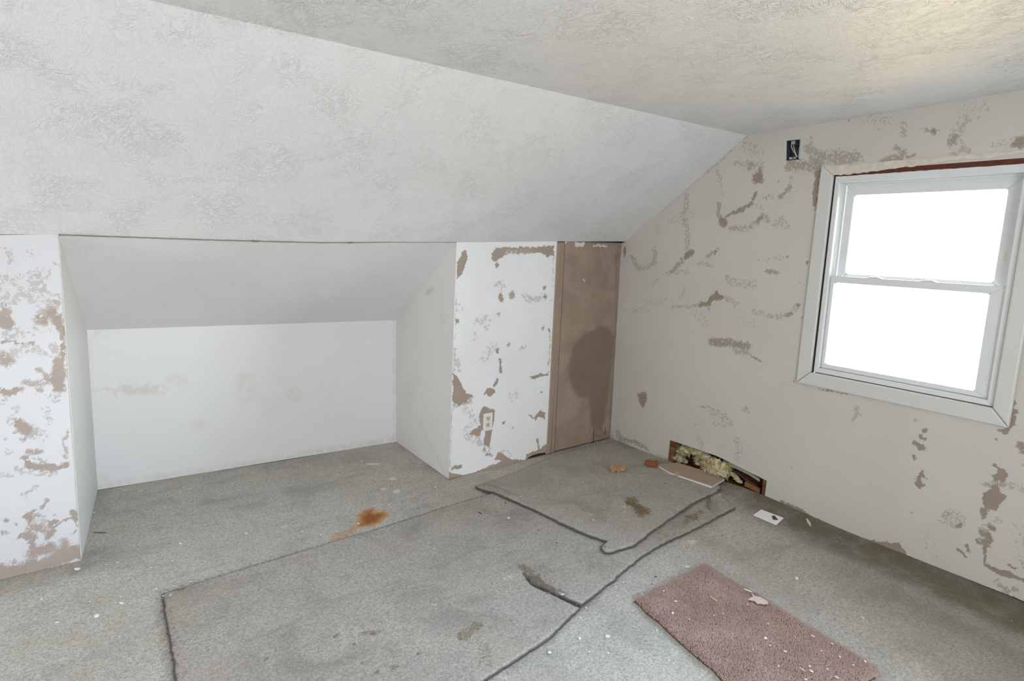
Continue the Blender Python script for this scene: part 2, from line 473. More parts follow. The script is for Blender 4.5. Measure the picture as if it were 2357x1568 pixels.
# ------------------------------------------------------------------ corner points of the room
UP = np.array([0, 0, 1.0])
F0 = at_z(1408, 1008); F0[0] = 0.0
FA, FB, FC, FD, FL = at_z(1032, 1103), at_z(912, 1017), at_z(225, 1128), at_z(187, 1290), at_z(0, 1335)
XL = -5.65                     # far gable
def vplane(a, b):              # vertical plane through two floor points, room on the right-hand side of a->b reversed by caller
    return Plane(a, b - a, UP)
P_PIER = vplane(FA, F0); P_BACK = vplane(FC, FB); P_LEFT = vplane(FL, FD)
P_GABLE = Plane((0, 0, 0), (0, -1, 0), UP)          # u runs away from the knee wall, v up, normal into the room
P_REVR = vplane(FB, FA); P_REVL = vplane(FD, FC)
P_FLOOR = Plane((0, 0, 0), (1, 0, 0), (0, 1, 0))
def top(pl, x, y): return hit(x, y, pl.o, pl.n)
TD = top(P_LEFT, 135, 540); TL = top(P_LEFT, 0, 541)
TA = top(P_PIER, 1050, 558); TM = top(P_PIER, 1285, 556); T0 = at_x(1440, 556)
TB = top(P_BACK, 912, 737); TC = top(P_BACK, 200, 760)
CC = at_x(1720, 312); CT = at_x(2357, 208)
CE = at_y(340, 0, -0.962)
gy = (CT - CC) / (CC[1] - CT[1])
Y_BACK = -4.42; Y_CB = -3.45
def ceil_z(x, y): return CC[2] + (CE[2] - CC[2]) * (x / CE[0]) + (CT[2] - CC[2]) * (CC[1] - y) / (CC[1] - CT[1])
def ceil_edge(x): return np.array([x, CC[1] + (CE[1] - CC[1]) * x / CE[0], ceil_z(x, CC[1] + (CE[1] - CC[1]) * x / CE[0])])

# ------------------------------------------------------------------ floor (fitted carpet)
def tangle(n): return rng.random(n)
fx0, fy1 = XL, 0.92
uv, fq, bd = poly_grid([(fx0, Y_BACK), (0.0, Y_BACK), (0.0, fy1), (fx0, fy1)], 0.0135)
def floor_rise(x, y):
    return 0.020 * np.exp(-((y + 1.25) / .38) ** 2) * np.exp(np.minimum(x, 0) / .10)
fz = floor_rise(uv[:, 0], uv[:, 1]) + 0.0025 * np.sin(uv[:, 0] * 5.1 + 1.2 * np.sin(uv[:, 1] * 3.3)) * np.sin(uv[:, 1] * 4.3 + .7)
fz = np.where(uv[:, 0] > -1.46, fz, fz) - 0.0015
mk = Marks(P_FLOOR, uv)
rust = mk; rust.crop(700, 950, .2546)
rust.poly([(500, 930), (560, 875), (620, 868), (650, 900), (740, 885), (742, 930), (670, 1000), (580, 1030), (480, 1025)], 1.0, .06)
rust.line([(470, 1030), (390, 1085), (290, 1130)], 75, .42)
rust.line([(440, 955), (330, 985), (190, 992)], 16, .40)
rust.line([(700, 1000), (800, 990), (780, 860)], 40, .22)
dust = Marks(P_FLOOR, uv); dust.crop(700, 950, .2546)
for p, r, d in (((800, 595), 45, .9), ((715, 690), 42, .8), ((840, 712), 48, .9), ((345, 492), 30, .6), ((655, 540), 25, .5), ((480, 708), 28, .5),
                ((1185, 672), 20, .8), ((760, 835), 25, .5), ((600, 600), 120, .3), ((1350, 690), 60, .35), ((1150, 620), 40, .4), ((490, 600), 35, .4)):
    dust.line([p], r, d)
dust.crop(0, 950, .3189)
for p, r, d in (((2050, 818), 45, .6), ((1375, 550), 28, .6), ((1730, 1025), 30, .6), ((1560, 1075), 20, .6), ((1100, 915), 25, .4), ((125, 1350), 25, .5), ((300, 1350), 20, .5)):
    dust.line([p], r, d)
dust.crop(1050, 1050, .3303)
for p, r, d in (((1645, 598), 45, .75), ((1500, 480), 25, .4), ((860, 1270), 30, .5), ((1170, 880), 25, .6), ((950, 1500), 60, .4), ((1300, 1400), 60, .4)):
    dust.line([p], r, d)
dirt = Marks(P_FLOOR, uv); dirt.crop(0, 0, 1)
dirt.line([(372, 1362), (560, 1310), (735, 1260), (930, 1198), (1120, 1140)], 14, .55)
dirt.line([(376, 1365), (385, 1430), (405, 1568)], 26, .45)
dirt.line([(1695, 1168), (1600, 1222), (1430, 1325), (1335, 1402), (1250, 1486), (1100, 1580)], 13, .40)
dirt.line([(1095, 1122), (1240, 1185), (1390, 1255)], 16, .35)
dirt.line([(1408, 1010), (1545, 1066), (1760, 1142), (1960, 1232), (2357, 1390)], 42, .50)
dirt.line([(915, 1020), (1032, 1106)], 16, .4)
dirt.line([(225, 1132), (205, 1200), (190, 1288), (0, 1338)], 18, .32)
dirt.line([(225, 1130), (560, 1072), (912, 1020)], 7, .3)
dirt.line([(1830, 1192), (1850, 1195)], 22, .62); dirt.line([(1893, 1217)], 20, .55); dirt.line([(2080, 1330)], 25, .3)
dirt.line([(2100, 1340), (2357, 1440)], 60, .25); dirt.line([(1300, 1045), (1410, 1015)], 14, .4)
dirt.line([(1870, 1190), (2000, 1260), (2200, 1360)], 26, .34)
for p, r in (((1470, 1345), 26), ((1420, 1330), 20), ((1390, 1440), 22), ((1700, 1250), 14), ((1755, 1318), 14), ((1850, 1300), 20), ((100, 1400), 40), ((60, 1480), 40), ((1250, 1500), 30), ((235, 1278), 18), ((295, 1305), 10)):
    dirt.line([p], r, .4)
grm_shade = Marks(P_FLOOR, uv); grm_shade.crop(0, 0, 1)  # soiling along the walls plus under-window shade put into the carpet colour
grm_shade.line([(1800, 1165), (1960, 1240), (2150, 1320), (2357, 1410), (2600, 1510)], 110, .95); grm_shade.line([(1640, 1115), (1800, 1165)], 50, .6); grm_shade.line([(2100, 1330), (2357, 1450), (2600, 1560)], 210, .52); grm_shade.line([(190, 1290), (0, 1340)], 60, .35)
flo = obj('floor', np.column_stack([uv, fz]), fq, M_CARPET, smooth=True, attrs={'rust': rust.w, 'dust': dust.w, 'dirt': dirt.w, 'grime_shade': grm_shade.w})
tag(flo, kind='structure')

# ------------------------------------------------------------------ walls
def wall(name, pl, poly, step, mat, holes=(), marks=None, stain=None, off=0.0):
    uv, fq, bd = poly_grid(poly, step, holes)
    w = np.zeros(len(uv)); s = np.zeros(len(uv))
    if marks:
        k = Marks(pl, uv); marks(k); w = k.w
    if stain:
        k = Marks(pl, uv); stain(k); s = k.w
    at = {'peel': w}
    if stain: at['stain'] = s
    o = obj(name, pl.p(uv, off), fq, mat, smooth=True, attrs=at)
    tag(o, kind='structure')
    return o

def gable_marks(k):
    k.crop(1400, 280, .3317)
    L = k.line
    L([(165, 945), (200, 1010), (250, 1020), (320, 985), (330, 930), (320, 880)], 26, .56)
    L([(540, 520), (545, 580), (515, 650), (540, 720), (555, 800), (550, 880)], 30, .52); L([(580, 905), (545, 930)], 30, .78)
    L([(560, 920), (500, 980), (440, 1040)], 28, .62); L([(540, 1040), (400, 1060)], 30, .45); L([(360, 1080), (310, 1130)], 25, .42)
    L([(765, 570), (765, 640), (800, 690)], 22, .62); L([(795, 700)], 46, .85); L([(820, 655), (930, 610), (1000, 560), (1020, 490)], 17, .74)
    L([(1040, 390)], 52, .82); L([(1055, 330), (1060, 420)], 26, .7); L([(985, 310)], 46, .62); L([(870, 290), (1070, 300)], 26, .48); L([(755, 340), (780, 390)], 22, .55)
    L([(950, 170), (1050, 200)], 50, .40); L([(770, 400), (790, 500)], 25, .40)
    L([(850, 740), (950, 745), (1040, 690), (1080, 650), (1110, 680)], 30, .55); L([(1040, 690), (1070, 660)], 22, .7); L([(1040, 580), (1080, 640)], 30, .42)
    L([(1150, 720), (1190, 680), (1240, 725)], 32, .5); L([(1195, 520), (1240, 480), (1255, 450)], 24, .64); L([(1070, 525), (1140, 525)], 20, .5)
    k.poly([(740, 1165), (765, 1170), (770, 1200), (810, 1215), (790, 1235), (740, 1240), (700, 1275), (665, 1270), (700, 1220), (735, 1205)], 1.0)
    L([(640, 1270), (700, 1262)], 24, .75); L([(745, 1215)], 46, .7); L([(800, 1220), (890, 1260)], 28, .5); L([(450, 1285), (620, 1280)], 18, .55); L([(700, 1300)], 20, .6)
    L([(270, 1260), (400, 1245)], 26, .40); L([(500, 1215), (530, 1160)], 26, .45); L([(165, 1310), (280, 1310)], 22, .44)
    L([(830, 1090), (880, 1120), (1010, 1130)], 40, .47); L([(820, 1075)], 20, .6); L([(1100, 1040), (1180, 1050)], 22, .62); L([(1060, 960), (1240, 945)], 20, .42)
    L([(1010, 1315), (1150, 1360), (1250, 1345), (1320, 1275)], 22, .5); L([(1240, 1350), (1270, 1325)], 16, .7); L([(1318, 1275)], 18, .85)
    L([(680, 940), (760, 885)], 20, .58); L([(620, 985), (720, 1000)], 22, .5); L([(740, 905)], 20, .75)
    L([(720, 1530), (850, 1535), (960, 1560)], 40, .68); L([(870, 1590), (960, 1610)], 30, .58); L([(990, 1620), (1070, 1680)], 12, .72)
    L([(340, 720), (350, 780)], 25, .38); L([(430, 690), (600, 640)], 40, .36); L([(600, 1330), (680, 1400)], 45, .36); L([(900, 1370), (1000, 1410)], 45, .32)
    L([(1260, 300), (1400, 310)], 48, .62); L([(1400, 190), (1440, 270), (1600, 250)], 44, .58); L([(1560, 240), (1660, 250)], 50, .6); L([(1270, 390), (1260, 440)], 18, .5)
    L([(1430, 330), (1360, 320)], 40, .55)
    k.poly([(1440, 345), (1475, 320), (1470, 400), (1445, 595), (1408, 597), (1425, 440)], 1.0); L([(1432, 615)], 14, .8)
    L([(1380, 972)], 16, .95); L([(1240, 945)], 13, .8); L([(1330, 1110)], 10, .7); L([(1345, 1355)], 12, .7)
    L([(1416, 450)], 9, .7); L([(1185, 412)], 9, .7); L([(960, 95), (880, 170), (780, 270), (690, 345)], 14, .5); L([(690, 345), (350, 640)], 9, .42)
    L([(115, 880), (118, 930)], 14, .8)
    k.crop(1350, 900, .2551)
    k.poly([(450, 20), (548, 0), (545, 90), (515, 165), (490, 150), (470, 80)], .80, .012)
    L([(1000, 140), (1150, 155)], 13, .62); L([(1130, 195), (1200, 200), (1300, 290)], 46, .46); L([(1140, 290), (1250, 310)], 30, .40); L([(1440, 165)], 50, .60); L([(985, 300)], 20, .55)
    L([(1015, 440), (1040, 510)], 36, .44); L([(1350, 440), (1380, 520), (1350, 620)], 46, .45); L([(1240, 525)], 14, .7)
    k.poly([(250, 350), (290, 350), (340, 410), (380, 420), (470, 450), (560, 510), (600, 570), (520, 530), (420, 480), (280, 465)], .62, .012)
    k.poly([(215, 395), (240, 470), (330, 468), (430, 480), (330, 445), (260, 420)], .5, .01)
    L([(640, 590), (720, 620)], 20, .55); L([(1848, 690)], 10, .9)
    k.crop(1800, 850, .3508)
    L([(470, 330), (490, 260)], 22, .55); L([(515, 300)], 18, .5); L([(940, 402)], 21, 1); L([(910, 440), (940, 460)], 12, 1); L([(870, 480), (920, 520)], 18, .9); L([(895, 530), (905, 500)], 14, .9); L([(875, 335)], 16, .6); L([(865, 578)], 17, .9)
    k.poly([(905, 650), (928, 652), (920, 680), (962, 720), (915, 708), (905, 735), (965, 777), (920, 770), (912, 787), (865, 765), (880, 715)], 1.0, .004)
    k.poly([(1370, 630), (1405, 618), (1420, 640), (1465, 655), (1482, 690), (1445, 745), (1395, 730), (1400, 710), (1360, 695), (1420, 680), (1415, 655)], 1.0, .005)
    k.poly([(1310, 800), (1375, 800), (1385, 765), (1430, 775), (1435, 815), (1480, 820), (1470, 855), (1420, 885), (1408, 930), (1330, 905), (1303, 870)], 1.0, .005)
    k.poly([(1310, 905), (1362, 918), (1335, 955), (1350, 975), (1303, 997)], 1.0, .005); L([(1350, 765), (1460, 750)], 26, .6)
    L([(1060, 960), (1110, 930)], 24, .6); L([(1110, 960), (1180, 1000)], 40, .5); L([(1040, 990), (1150, 1030)], 26, .46); L([(1150, 1030), (1175, 1020)], 12, .8)
    L([(1145, 1180), (1212, 1228)], 9, .95); L([(1215, 1155), (1220, 1190)], 10, .85)
    L([(1310, 1075), (1350, 1085), (1360, 1110), (1340, 1150), (1280, 1120)], 20, .8); L([(1375, 1050)], 16, .9); L([(1280, 1140), (1330, 1170)], 14, .7); L([(1310, 1040), (1430, 990)], 14, .5)
    L([(1325, 1160), (1325, 1230), (1338, 1290)], 10, 1); L([(1350, 1292), (1440, 1335), (1540, 1365), (1600, 1395)], 16, .95); L([(1430, 1420), (1480, 1445)], 16, .62); L([(1450, 1470), (1540, 1440)], 14, .6); L([(1410, 1390)], 14, .6)
    L([(1490, 1285), (1535, 1305)], 10, .95); L([(1560, 1240), (1590, 1300)], 14, .55); L([(1560, 490), (1575, 540)], 22, .75); L([(1500, 760), (1590, 790)], 36, .46); L([(1572, 630)], 14, .6); L([(1445, 597)], 14, .6)
    k.poly([(528, 1108), (600, 1126), (770, 1140), (800, 1180), (868, 1275), (700, 1240), (560, 1180)], 1.0, .004)
    L([(0, 872), (100, 917), (200, 975), (300, 1030), (480, 1110), (545, 1150)], 11, .95); L([(860, 1268), (1000, 1312)], 8, .5); L([(1380, 1450), (1600, 1545)], 9, .9)
    k.poly([(1505, 258), (1550, 268), (1540, 310), (1520, 380), (1500, 432), (1440, 425), (1400, 388), (1462, 385), (1490, 320)], 1.0, .005)
    L([(1400, 455)], 11, .9); L([(848, 943)], 8, .9); L([(62, 645)], 8, .9); L([(1515, 190), (1510, 270)], 10, .8)
    L([(80, 90), (80, 70)], 9, .9); L([(250, 125), (430, 165)], 7, .8)
    L([(1350, 1100), (1370, 1200)], 60, .2); L([(1550, 1020), (1580, 1200)], 40, .34); L([(1030, 1220), (950, 1100)], 60, .26)
    k.crop(1600, 0, .3212)
    k.poly([(1590, 918), (1640, 912), (1690, 925), (1700, 905), (1752, 925), (1730, 990), (1680, 962)], .78, .014)
    L([(1850, 1010), (1860, 985)], 40, .66); L([(1880, 940), (1930, 860)], 44, .50); L([(1950, 800), (2050, 780)], 60, .36); L([(1360, 1155), (1470, 1130)], 38, .64); L([(1450, 1060), (1490, 1100)], 30, .6); L([(1500, 1120), (1565, 1108)], 16, .66)
    L([(850, 1105), (1000, 1140), (1150, 1130)], 46, .60); L([(870, 1180)], 56, .66); L([(1150, 1090), (1190, 1165)], 36, .45); L([(2320, 1020)], 46, .75); L([(1490, 890), (1490, 970)], 24, .52); L([(1320, 930)], 16, .55)
    L([(1850, 1105), (1960, 1070)], 20, .52); L([(1910, 1040), (1950, 1080)], 25, .5); L([(1200, 850), (1420, 860)], 40, .34); L([(820, 1010), (800, 1070)], 40, .42); L([(2150, 1030), (2280, 1020)], 20, .45)
    L([(1098, 868)], 10, 1)

hole_uv = [P_GABLE.uv(at_x(*q)) for q in ((1542, 1013), (1650, 1050), (1765, 1107), (1760, 1142), (1650, 1108), (1537, 1061))]
hole_uv[3][1] = hole_uv[3][1] - .012
jb_uv = [P_GABLE.uv(at_x(*q)) for q in ((1811, 324), (1841, 321), (1840, 367), (1810, 370))]
WIN_H = [(1.47, .805), (2.345, .805), (2.345, 1.905), (1.47, 1.905)]
WIN_2 = [(2.68, .83), (3.44, .83), (3.44, 1.91), (2.68, 1.91)]
gp = [(-.08, 0.0), (-Y_BACK, 0.0), (-Y_BACK, 1.45), (-Y_CB, ceil_z(0, Y_CB)), (-CC[1], CC[2]), (-T0[1], T0[2]), (-.08, T0[2] - .03)]
wg = wall('wall_right', P_GABLE, gp, 0.0062, M_GABLE, holes=[hole_uv, jb_uv, WIN_H, WIN_2], marks=gable_marks)

def left_marks(k):
    L = k.line
    k.crop(0, 500, .3189)
    L([(260, 430), (290, 520), (250, 590)], 60, .52); L([(330, 410)], 40, .50); L([(390, 620), (330, 700)], 50, .62); L([(400, 590)], 50, .55); L([(300, 745)], 48, .72); L([(410, 740), (440, 800)], 34, .82); L([(370, 690)], 45, .75)
    L([(458, 820), (455, 900), (460, 1050)], 19, .8); k.poly([(370, 1040), (430, 1000), (475, 1060), (490, 1275), (380, 1258), (345, 1170), (375, 1120)], .92, .02)
    L([(190, 1195), (270, 1200), (350, 1170)], 30, .68); L([(290, 1100), (340, 1150)], 20, .7); L([(260, 1095)], 14, .7); L([(280, 1250)], 30, .7); L([(20, 740), (60, 780)], 45, .85); L([(60, 850), (100, 830)], 60, .55)
    L([(30, 1010), (50, 1040)], 50, .72); L([(120, 980), (200, 930)], 45, .52); L([(0, 905), (120, 905), (250, 900)], 10, .85); L([(0, 1250), (60, 1270), (150, 1245)], 24, .82); L([(350, 1290), (400, 1320)], 30, .56); L([(420, 1290)], 30, .5)
    L([(20, 430), (40, 560), (20, 660)], 40, .5); L([(130, 450), (130, 540), (100, 600)], 40, .44); L([(160, 550)], 30, .5); L([(380, 930), (420, 1000)], 40, .55); L([(200, 840), (320, 800)], 45, .40); L([(60, 300)], 45, .38); L([(40, 240)], 30, .38); L([(210, 260)], 25, .4)
    L([(140, 1490), (200, 1540)], 38, .85); L([(220, 1540), (240, 1568)], 40, .6); L([(30, 1330)], 30, .6); L([(350, 1470), (330, 1380)], 30, .42); L([(130, 1370), (60, 1480)], 22, .42); L([(270, 960), (330, 1000)], 35, .42); L([(400, 340)], 30, .42)
    L([(0, 690), (60, 690)], 30, .7); L([(20, 640), (45, 690)], 22, .7)
    k.crop(0, 950, .3189)
    L([(130, 90), (200, 130)], 34, .85); L([(240, 130), (320, 170)], 40, .46); L([(110, 145)], 14, .7); L([(170, 195)], 22, .75); L([(320, 230)], 20, .6); L([(60, 290)], 34, .52); L([(30, 190)], 18, .5)
    L([(180, 330), (210, 380), (300, 392), (420, 398)], 24, .92); L([(220, 285), (290, 280)], 24, .72); L([(250, 320), (330, 360)], 22, .6); L([(475, 380)], 24, .85); L([(485, 140), (460, 200), (480, 280), (480, 340)], 14, .66); L([(110, 410), (250, 440), (400, 440)], 26, .55)
    L([(10, 450), (60, 460)], 25, .5); L([(260, 540), (210, 580), (160, 605)], 18, .55); L([(330, 630), (320, 690)], 16, .7); L([(350, 50)], 25, .55); L([(70, 60)], 20, .5)
    k.poly([(-80, 1075), (20, 1080), (60, 1105), (110, 1040), (130, 1095), (200, 1050), (260, 1030), (300, 1060), (380, 990), (430, 960), (440, 905), (480, 905), (500, 950), (560, 960), (570, 900), (600, 1060), (300, 1150), (-80, 1260)], 1.0, .03)
    L([(200, 740), (210, 770)], 30, .85); L([(245, 705)], 18, .8); L([(225, 830), (300, 850)], 40, .72); L([(200, 890), (160, 885)], 28, .82); L([(150, 900)], 24, .8); L([(240, 910), (230, 990)], 26, .8); L([(340, 900), (380, 860)], 26, .8); L([(280, 850), (310, 790)], 60, .45); L([(250, 1010), (350, 980)], 44, .80)
    k.poly([(490, 705), (520, 690), (568, 712), (575, 830), (545, 800), (520, 770)], 1.0, .01); k.poly([(335, 775), (437, 768), (375, 835), (345, 830)], 1.0, .01); L([(380, 830), (510, 760)], 6, .9)
    L([(50, 775)], 18, .8); L([(120, 800)], 18, .75); L([(20, 870)], 22, .7); L([(540, 870), (560, 840)], 14, .7); L([(260, 745), (330, 750)], 16, .7); L([(400, 735)], 14, .6)
lp = [P_LEFT.uv(q) for q in (FL + (FL - FD) / np.linalg.norm(FL - FD) * 2.1, FD, TD, TL + (TL - TD) / np.linalg.norm(TL - TD) * 2.1)]
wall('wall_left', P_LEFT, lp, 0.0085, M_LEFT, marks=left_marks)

def pier_marks(k):
    L = k.line; k.crop(850, 530, .3827)
    S = .004
    k.poly([(525, 190), (560, 140), (580, 108), (590, 165), (570, 230), (545, 280), (528, 300)], 1, S)
    k.poly([(735, 140), (770, 100), (960, 100), (1110, 92), (1115, 150), (1090, 148), (1070, 165), (1040, 140), (950, 118), (830, 118), (790, 165), (770, 185), (740, 185)], .97, .008); L([(780, 150), (830, 130), (1000, 120)], 26, .7)
    L([(765, 210)], 22, .8); L([(770, 320), (800, 330)], 34, .50); L([(790, 385), (795, 420)], 22, .78); L([(860, 390)], 36, .72); L([(930, 390), (980, 420), (1050, 400)], 36, .46); L([(1055, 350)], 16, 1); L([(1060, 400)], 14, 1)
    L([(535, 480)], 40, .52); L([(528, 545)], 20, .9); L([(650, 545), (710, 530), (700, 580)], 44, .42); L([(640, 640)], 40, .36); L([(775, 507)], 20, .66); L([(1045, 585)], 17, .76); L([(1085, 600)], 13, .95)
    L([(770, 725)], 24, .9); L([(835, 690)], 24, .66); L([(740, 700), (690, 760)], 50, .42); L([(640, 780)], 40, .38); L([(785, 780), (792, 850)], 12, .92); L([(770, 900), (750, 940)], 14, .85)
    k.poly([(700, 958), (735, 950), (755, 965), (755, 985), (725, 1008), (700, 985), (685, 993)], 1, S)
    k.poly([(965, 880), (1040, 858), (1046, 878), (975, 902)], 1, S); L([(1050, 868), (1075, 872)], 8, .9)
    k.poly([(503, 850), (520, 870), (540, 900), (590, 985), (620, 985), (625, 1005), (600, 1010), (580, 1040), (545, 1055), (500, 1040)], .97, .006); L([(600, 1020), (520, 1050)], 34, .62); L([(545, 840), (530, 780)], 26, .50); L([(520, 700)], 20, .5)
    L([(870, 995)], 56, .40); L([(1035, 975)], 12, .85); L([(570, 1080), (640, 1120)], 40, .36)
    k.poly([(685, 1058), (760, 1085), (745, 1190), (722, 1300), (690, 1290), (695, 1212), (672, 1200), (670, 1235), (598, 1235), (640, 1190), (672, 1170), (660, 1115)], 1, S)
    L([(600, 1240), (640, 1260), (710, 1320)], 44, .50); L([(590, 1190), (640, 1150)], 28, .52); L([(690, 1320)], 14, .8); L([(810, 1157)], 17, .9); L([(865, 1190)], 12, .8)
    k.poly([(985, 1130), (1010, 1110), (1030, 1078), (1058, 1100), (1058, 1140), (1040, 1125), (1010, 1128), (1003, 1148)], 1, S); L([(960, 1115), (990, 1130)], 6, .9)
    k.poly([(470, 1455), (520, 1458), (570, 1478), (640, 1452), (720, 1420), (800, 1388), (745, 1382), (765, 1365), (775, 1328), (810, 1345), (850, 1378), (940, 1382), (940, 1350), (980, 1330), (1020, 1318), (1055, 1288), (1080, 1290), (1080, 1360), (900, 1410), (700, 1470), (560, 1510), (470, 1520)], 1, S)
    L([(500, 1430), (550, 1422)], 16, .85); L([(740, 1352), (700, 1345)], 10, .8); L([(1012, 1260), (1020, 1320)], 10, .9); L([(800, 1340), (840, 1350)], 30, .36)
    L([(525, 380), (520, 500), (515, 700), (510, 850)], 8, .55); L([(498, 1080), (485, 1420)], 7, .6); L([(1108, 150), (1100, 420)], 7, .5); L([(1090, 600), (1078, 860)], 8, .6); L([(900, 720), (940, 690)], 20, .42)
GAP = [(1212, 1060), (1216, 1053.5), (1226, 1048), (1240, 1044), (1255, 1042), (1257, 1050)]
gap_uv = [P_PIER.px(*q) for q in GAP]
PX0 = P_PIER.uv(FA); px_tr0 = P_PIER.px(1276, 800); 
def pier_u(x, y): return P_PIER.px(x, y)[0]
pu1t, pu1b = pier_u(1283, 560), pier_u(1258, 1045)
pp = [P_PIER.uv(FA), (pu1b, 0.0), (pu1t, P_PIER.uv(TM)[1]), P_PIER.uv(TA)]
wp = wall('wall_back', P_PIER, pp, 0.0062, M_WHITE, holes=[gap_uv], marks=pier_marks)

def back_marks(k):
    k.crop(0, 500, .3189)
    k.line([(900, 1235), (1000, 1250), (1160, 1245)], 40, .5); k.line([(660, 1240), (820, 1245), (850, 1300)], 14, .4); k.line([(1250, 1170), (1300, 1190)], 50, .25); k.line([(1770, 1180), (1780, 1290)], 70, .26); k.line([(2120, 1280)], 60, .25)
    k.line([(700, 820), (640, 900), (640, 1300)], 26, .25)
    k.crop(0, 950, .3189); k.line([(700, 540), (1400, 430), (2200, 310)], 26, .30); k.line([(1440, 90)], 50, .22); k.line([(700, 480), (760, 520)], 40, .3)
    k.crop(0, 0, 1); k.line([(700, 1045), (912, 1012)], 9, .4); k.line([(910, 740), (912, 1012)], 8, .35)
wall('wall_alcove_back', P_BACK, [P_BACK.uv(q) for q in (FC, FB, TB, TC)], 0.012, M_BACK, marks=back_marks)
def wall_patch(name, pl, a, b, c, d, mat, marks, nu=70, nv=110):
    st = np.array([(i / nu, j / nv) for j in range(nv + 1) for i in range(nu + 1)]); S_, T_ = st[:, :1], st[:, 1:]
    P = (1 - T_) * ((1 - S_) * a + S_ * b) + T_ * ((1 - S_) * d + S_ * c)
    f = [[j * (nu + 1) + i, j * (nu + 1) + i + 1, (j + 1) * (nu + 1) + i + 1, (j + 1) * (nu + 1) + i] for j in range(nv) for i in range(nu)]
    k = Marks(pl, np.stack([(P - pl.o) @ pl.u, (P - pl.o) @ pl.v], 1)); marks(k)
    tag(obj(name, P, f, mat, smooth=True, attrs={'peel': k.w}), kind='structure')
def revr_marks(k):
    k.crop(850, 530, .3827); k.line([(330, 375), (365, 355)], 16, .95); k.line([(380, 330)], 10, .6); k.line([(405, 215)], 9, .6); k.line([(300, 1150), (470, 1500)], 14, .3); k.line([(520, 100), (510, 300), (495, 1000), (475, 1490)], 10, .55); k.line([(420, 480), (430, 560)], 30, .22); k.line([(230, 1000), (280, 900)], 60, .18)
wall_patch('wall_alcove_right', P_REVR, FB, FA, TA, TB, M_REVEAL, revr_marks)
def revl_marks(k):
    k.crop(0, 500, .3189); k.line([(430, 150), (460, 400), (520, 700), (600, 780)], 30, .42); k.line([(440, 300), (500, 480)], 34, .45); k.line([(605, 795), (625, 820)], 9, 1.0)
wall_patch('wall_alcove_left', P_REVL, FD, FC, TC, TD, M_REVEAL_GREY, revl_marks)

def patch(name, a, b, c, d, mat, nu=40, nv=14):        # bilinear sheet a-b along the bottom, d-c along the top
    a, b, c, d = map(np.asarray, (a, b, c, d)); v = []
    for j in range(nv + 1):
        for i in range(nu + 1):
            s, t = i / nu, j / nv
            v.append((1 - t) * ((1 - s) * a + s * b) + t * ((1 - s) * d + s * c))
    f = [[j * (nu + 1) + i, j * (nu + 1) + i + 1, (j + 1) * (nu + 1) + i + 1, (j + 1) * (nu + 1) + i] for j in range(nv) for i in range(nu)]
    return tag(obj(name, v, f, mat, smooth=True), kind='structure')
patch('ceiling_alcove', TC, TB, TA, TD, M_ALC_CEIL)

# sloping ceiling: lower edge follows the knee wall top, upper edge the ceiling line
SEAM = [TD] + [hit(x, y, TD, np.array([-(TA - TD)[1], (TA - TD)[0], 0.0])) for x, y in ((320, 546.5), (500, 552.5), (735, 558.5), (900, 557.5))] + [TA]
low = [np.array([XL, TL[1] - .02, TL[2]])] + [TL] + SEAM + [TM, T0]
low = np.array(low); v = []; f = []
xs = np.concatenate([np.linspace(XL, -3.4, 12), np.linspace(-3.36, -1.45, 60), np.linspace(-1.42, 0, 24)]); NR = 14
for x in xs:
    b = np.array([x, np.interp(x, low[:, 0], low[:, 1]), np.interp(x, low[:, 0], low[:, 2])]); t_ = ceil_edge(x)
    for j in range(NR + 1):
        v.append(b + (t_ - b) * j / NR)
for i in range(len(xs) - 1):
    for j in range(NR):
        a = i * (NR + 1) + j; f.append([a, a + NR + 1, a + NR + 2, a + 1])
tag(obj('ceiling_slope', v, f, M_SLOPE, smooth=True), kind='structure')
patch('ceiling', ceil_edge(XL), ceil_edge(0), (0, Y_CB, ceil_z(0, Y_CB)), (XL, Y_CB, ceil_z(XL, Y_CB)), M_CEIL)
# the rest of the attic room behind the camera
patch('ceiling_slope_rear', (XL, Y_CB, ceil_z(XL, Y_CB)), (0, Y_CB, ceil_z(0, Y_CB)), (0, Y_BACK, 1.45), (XL, Y_BACK, 1.45), M_SLOPE, 8, 6)
patch('wall_rear', (XL, Y_BACK, 0), (0, Y_BACK, 0), (0, Y_BACK, 1.9), (XL, Y_BACK, 1.9), M_BACK, 8, 6)
patch('wall_far', (XL, .2, 0), (XL, Y_BACK, 0), (XL, Y_BACK, 2.3), (XL, .2, 2.3), M_BACK, 8, 6)

# outer shell of the house: keeps daylight out of the roof void
def shell(name, a, b, c, d): patch(name, a, b, c, d, M_OUTSIDE, 2, 2)
gq, gf, _ = poly_grid([(-1.4, -.4), (4.9, -.4), (4.9, 2.6), (-1.4, 2.6)], .11, [[(1.44, .78), (2.37, .78), (2.37, 1.93), (1.44, 1.93)], WIN_2])
tag(obj('wall_outer_right', P_GABLE.p(gq, -.128), gf, M_OUTSIDE), kind='structure')
shell('wall_outer_left', (-5.8, 1.4, -.4), (-5.8, -4.9, -.4), (-5.8, -4.9, 2.6), (-5.8, 1.4, 2.6))
shell('wall_outer_back', (-5.8, 1.4, -.4), (.128, 1.4, -.4), (.128, 1.4, 2.6), (-5.8, 1.4, 2.6))
shell('wall_outer_front', (-5.8, -4.9, -.4), (.128, -4.9, -.4), (.128, -4.9, 2.6), (-5.8, -4.9, 2.6))
shell('roof', (-5.8, -4.9, 2.6), (.128, -4.9, 2.6), (.128, 1.4, 2.6), (-5.8, 1.4, 2.6))
shell('slab', (-5.8, -4.9, -.4), (.128, -4.9, -.4), (.128, 1.4, -.4), (-5.8, 1.4, -.4))

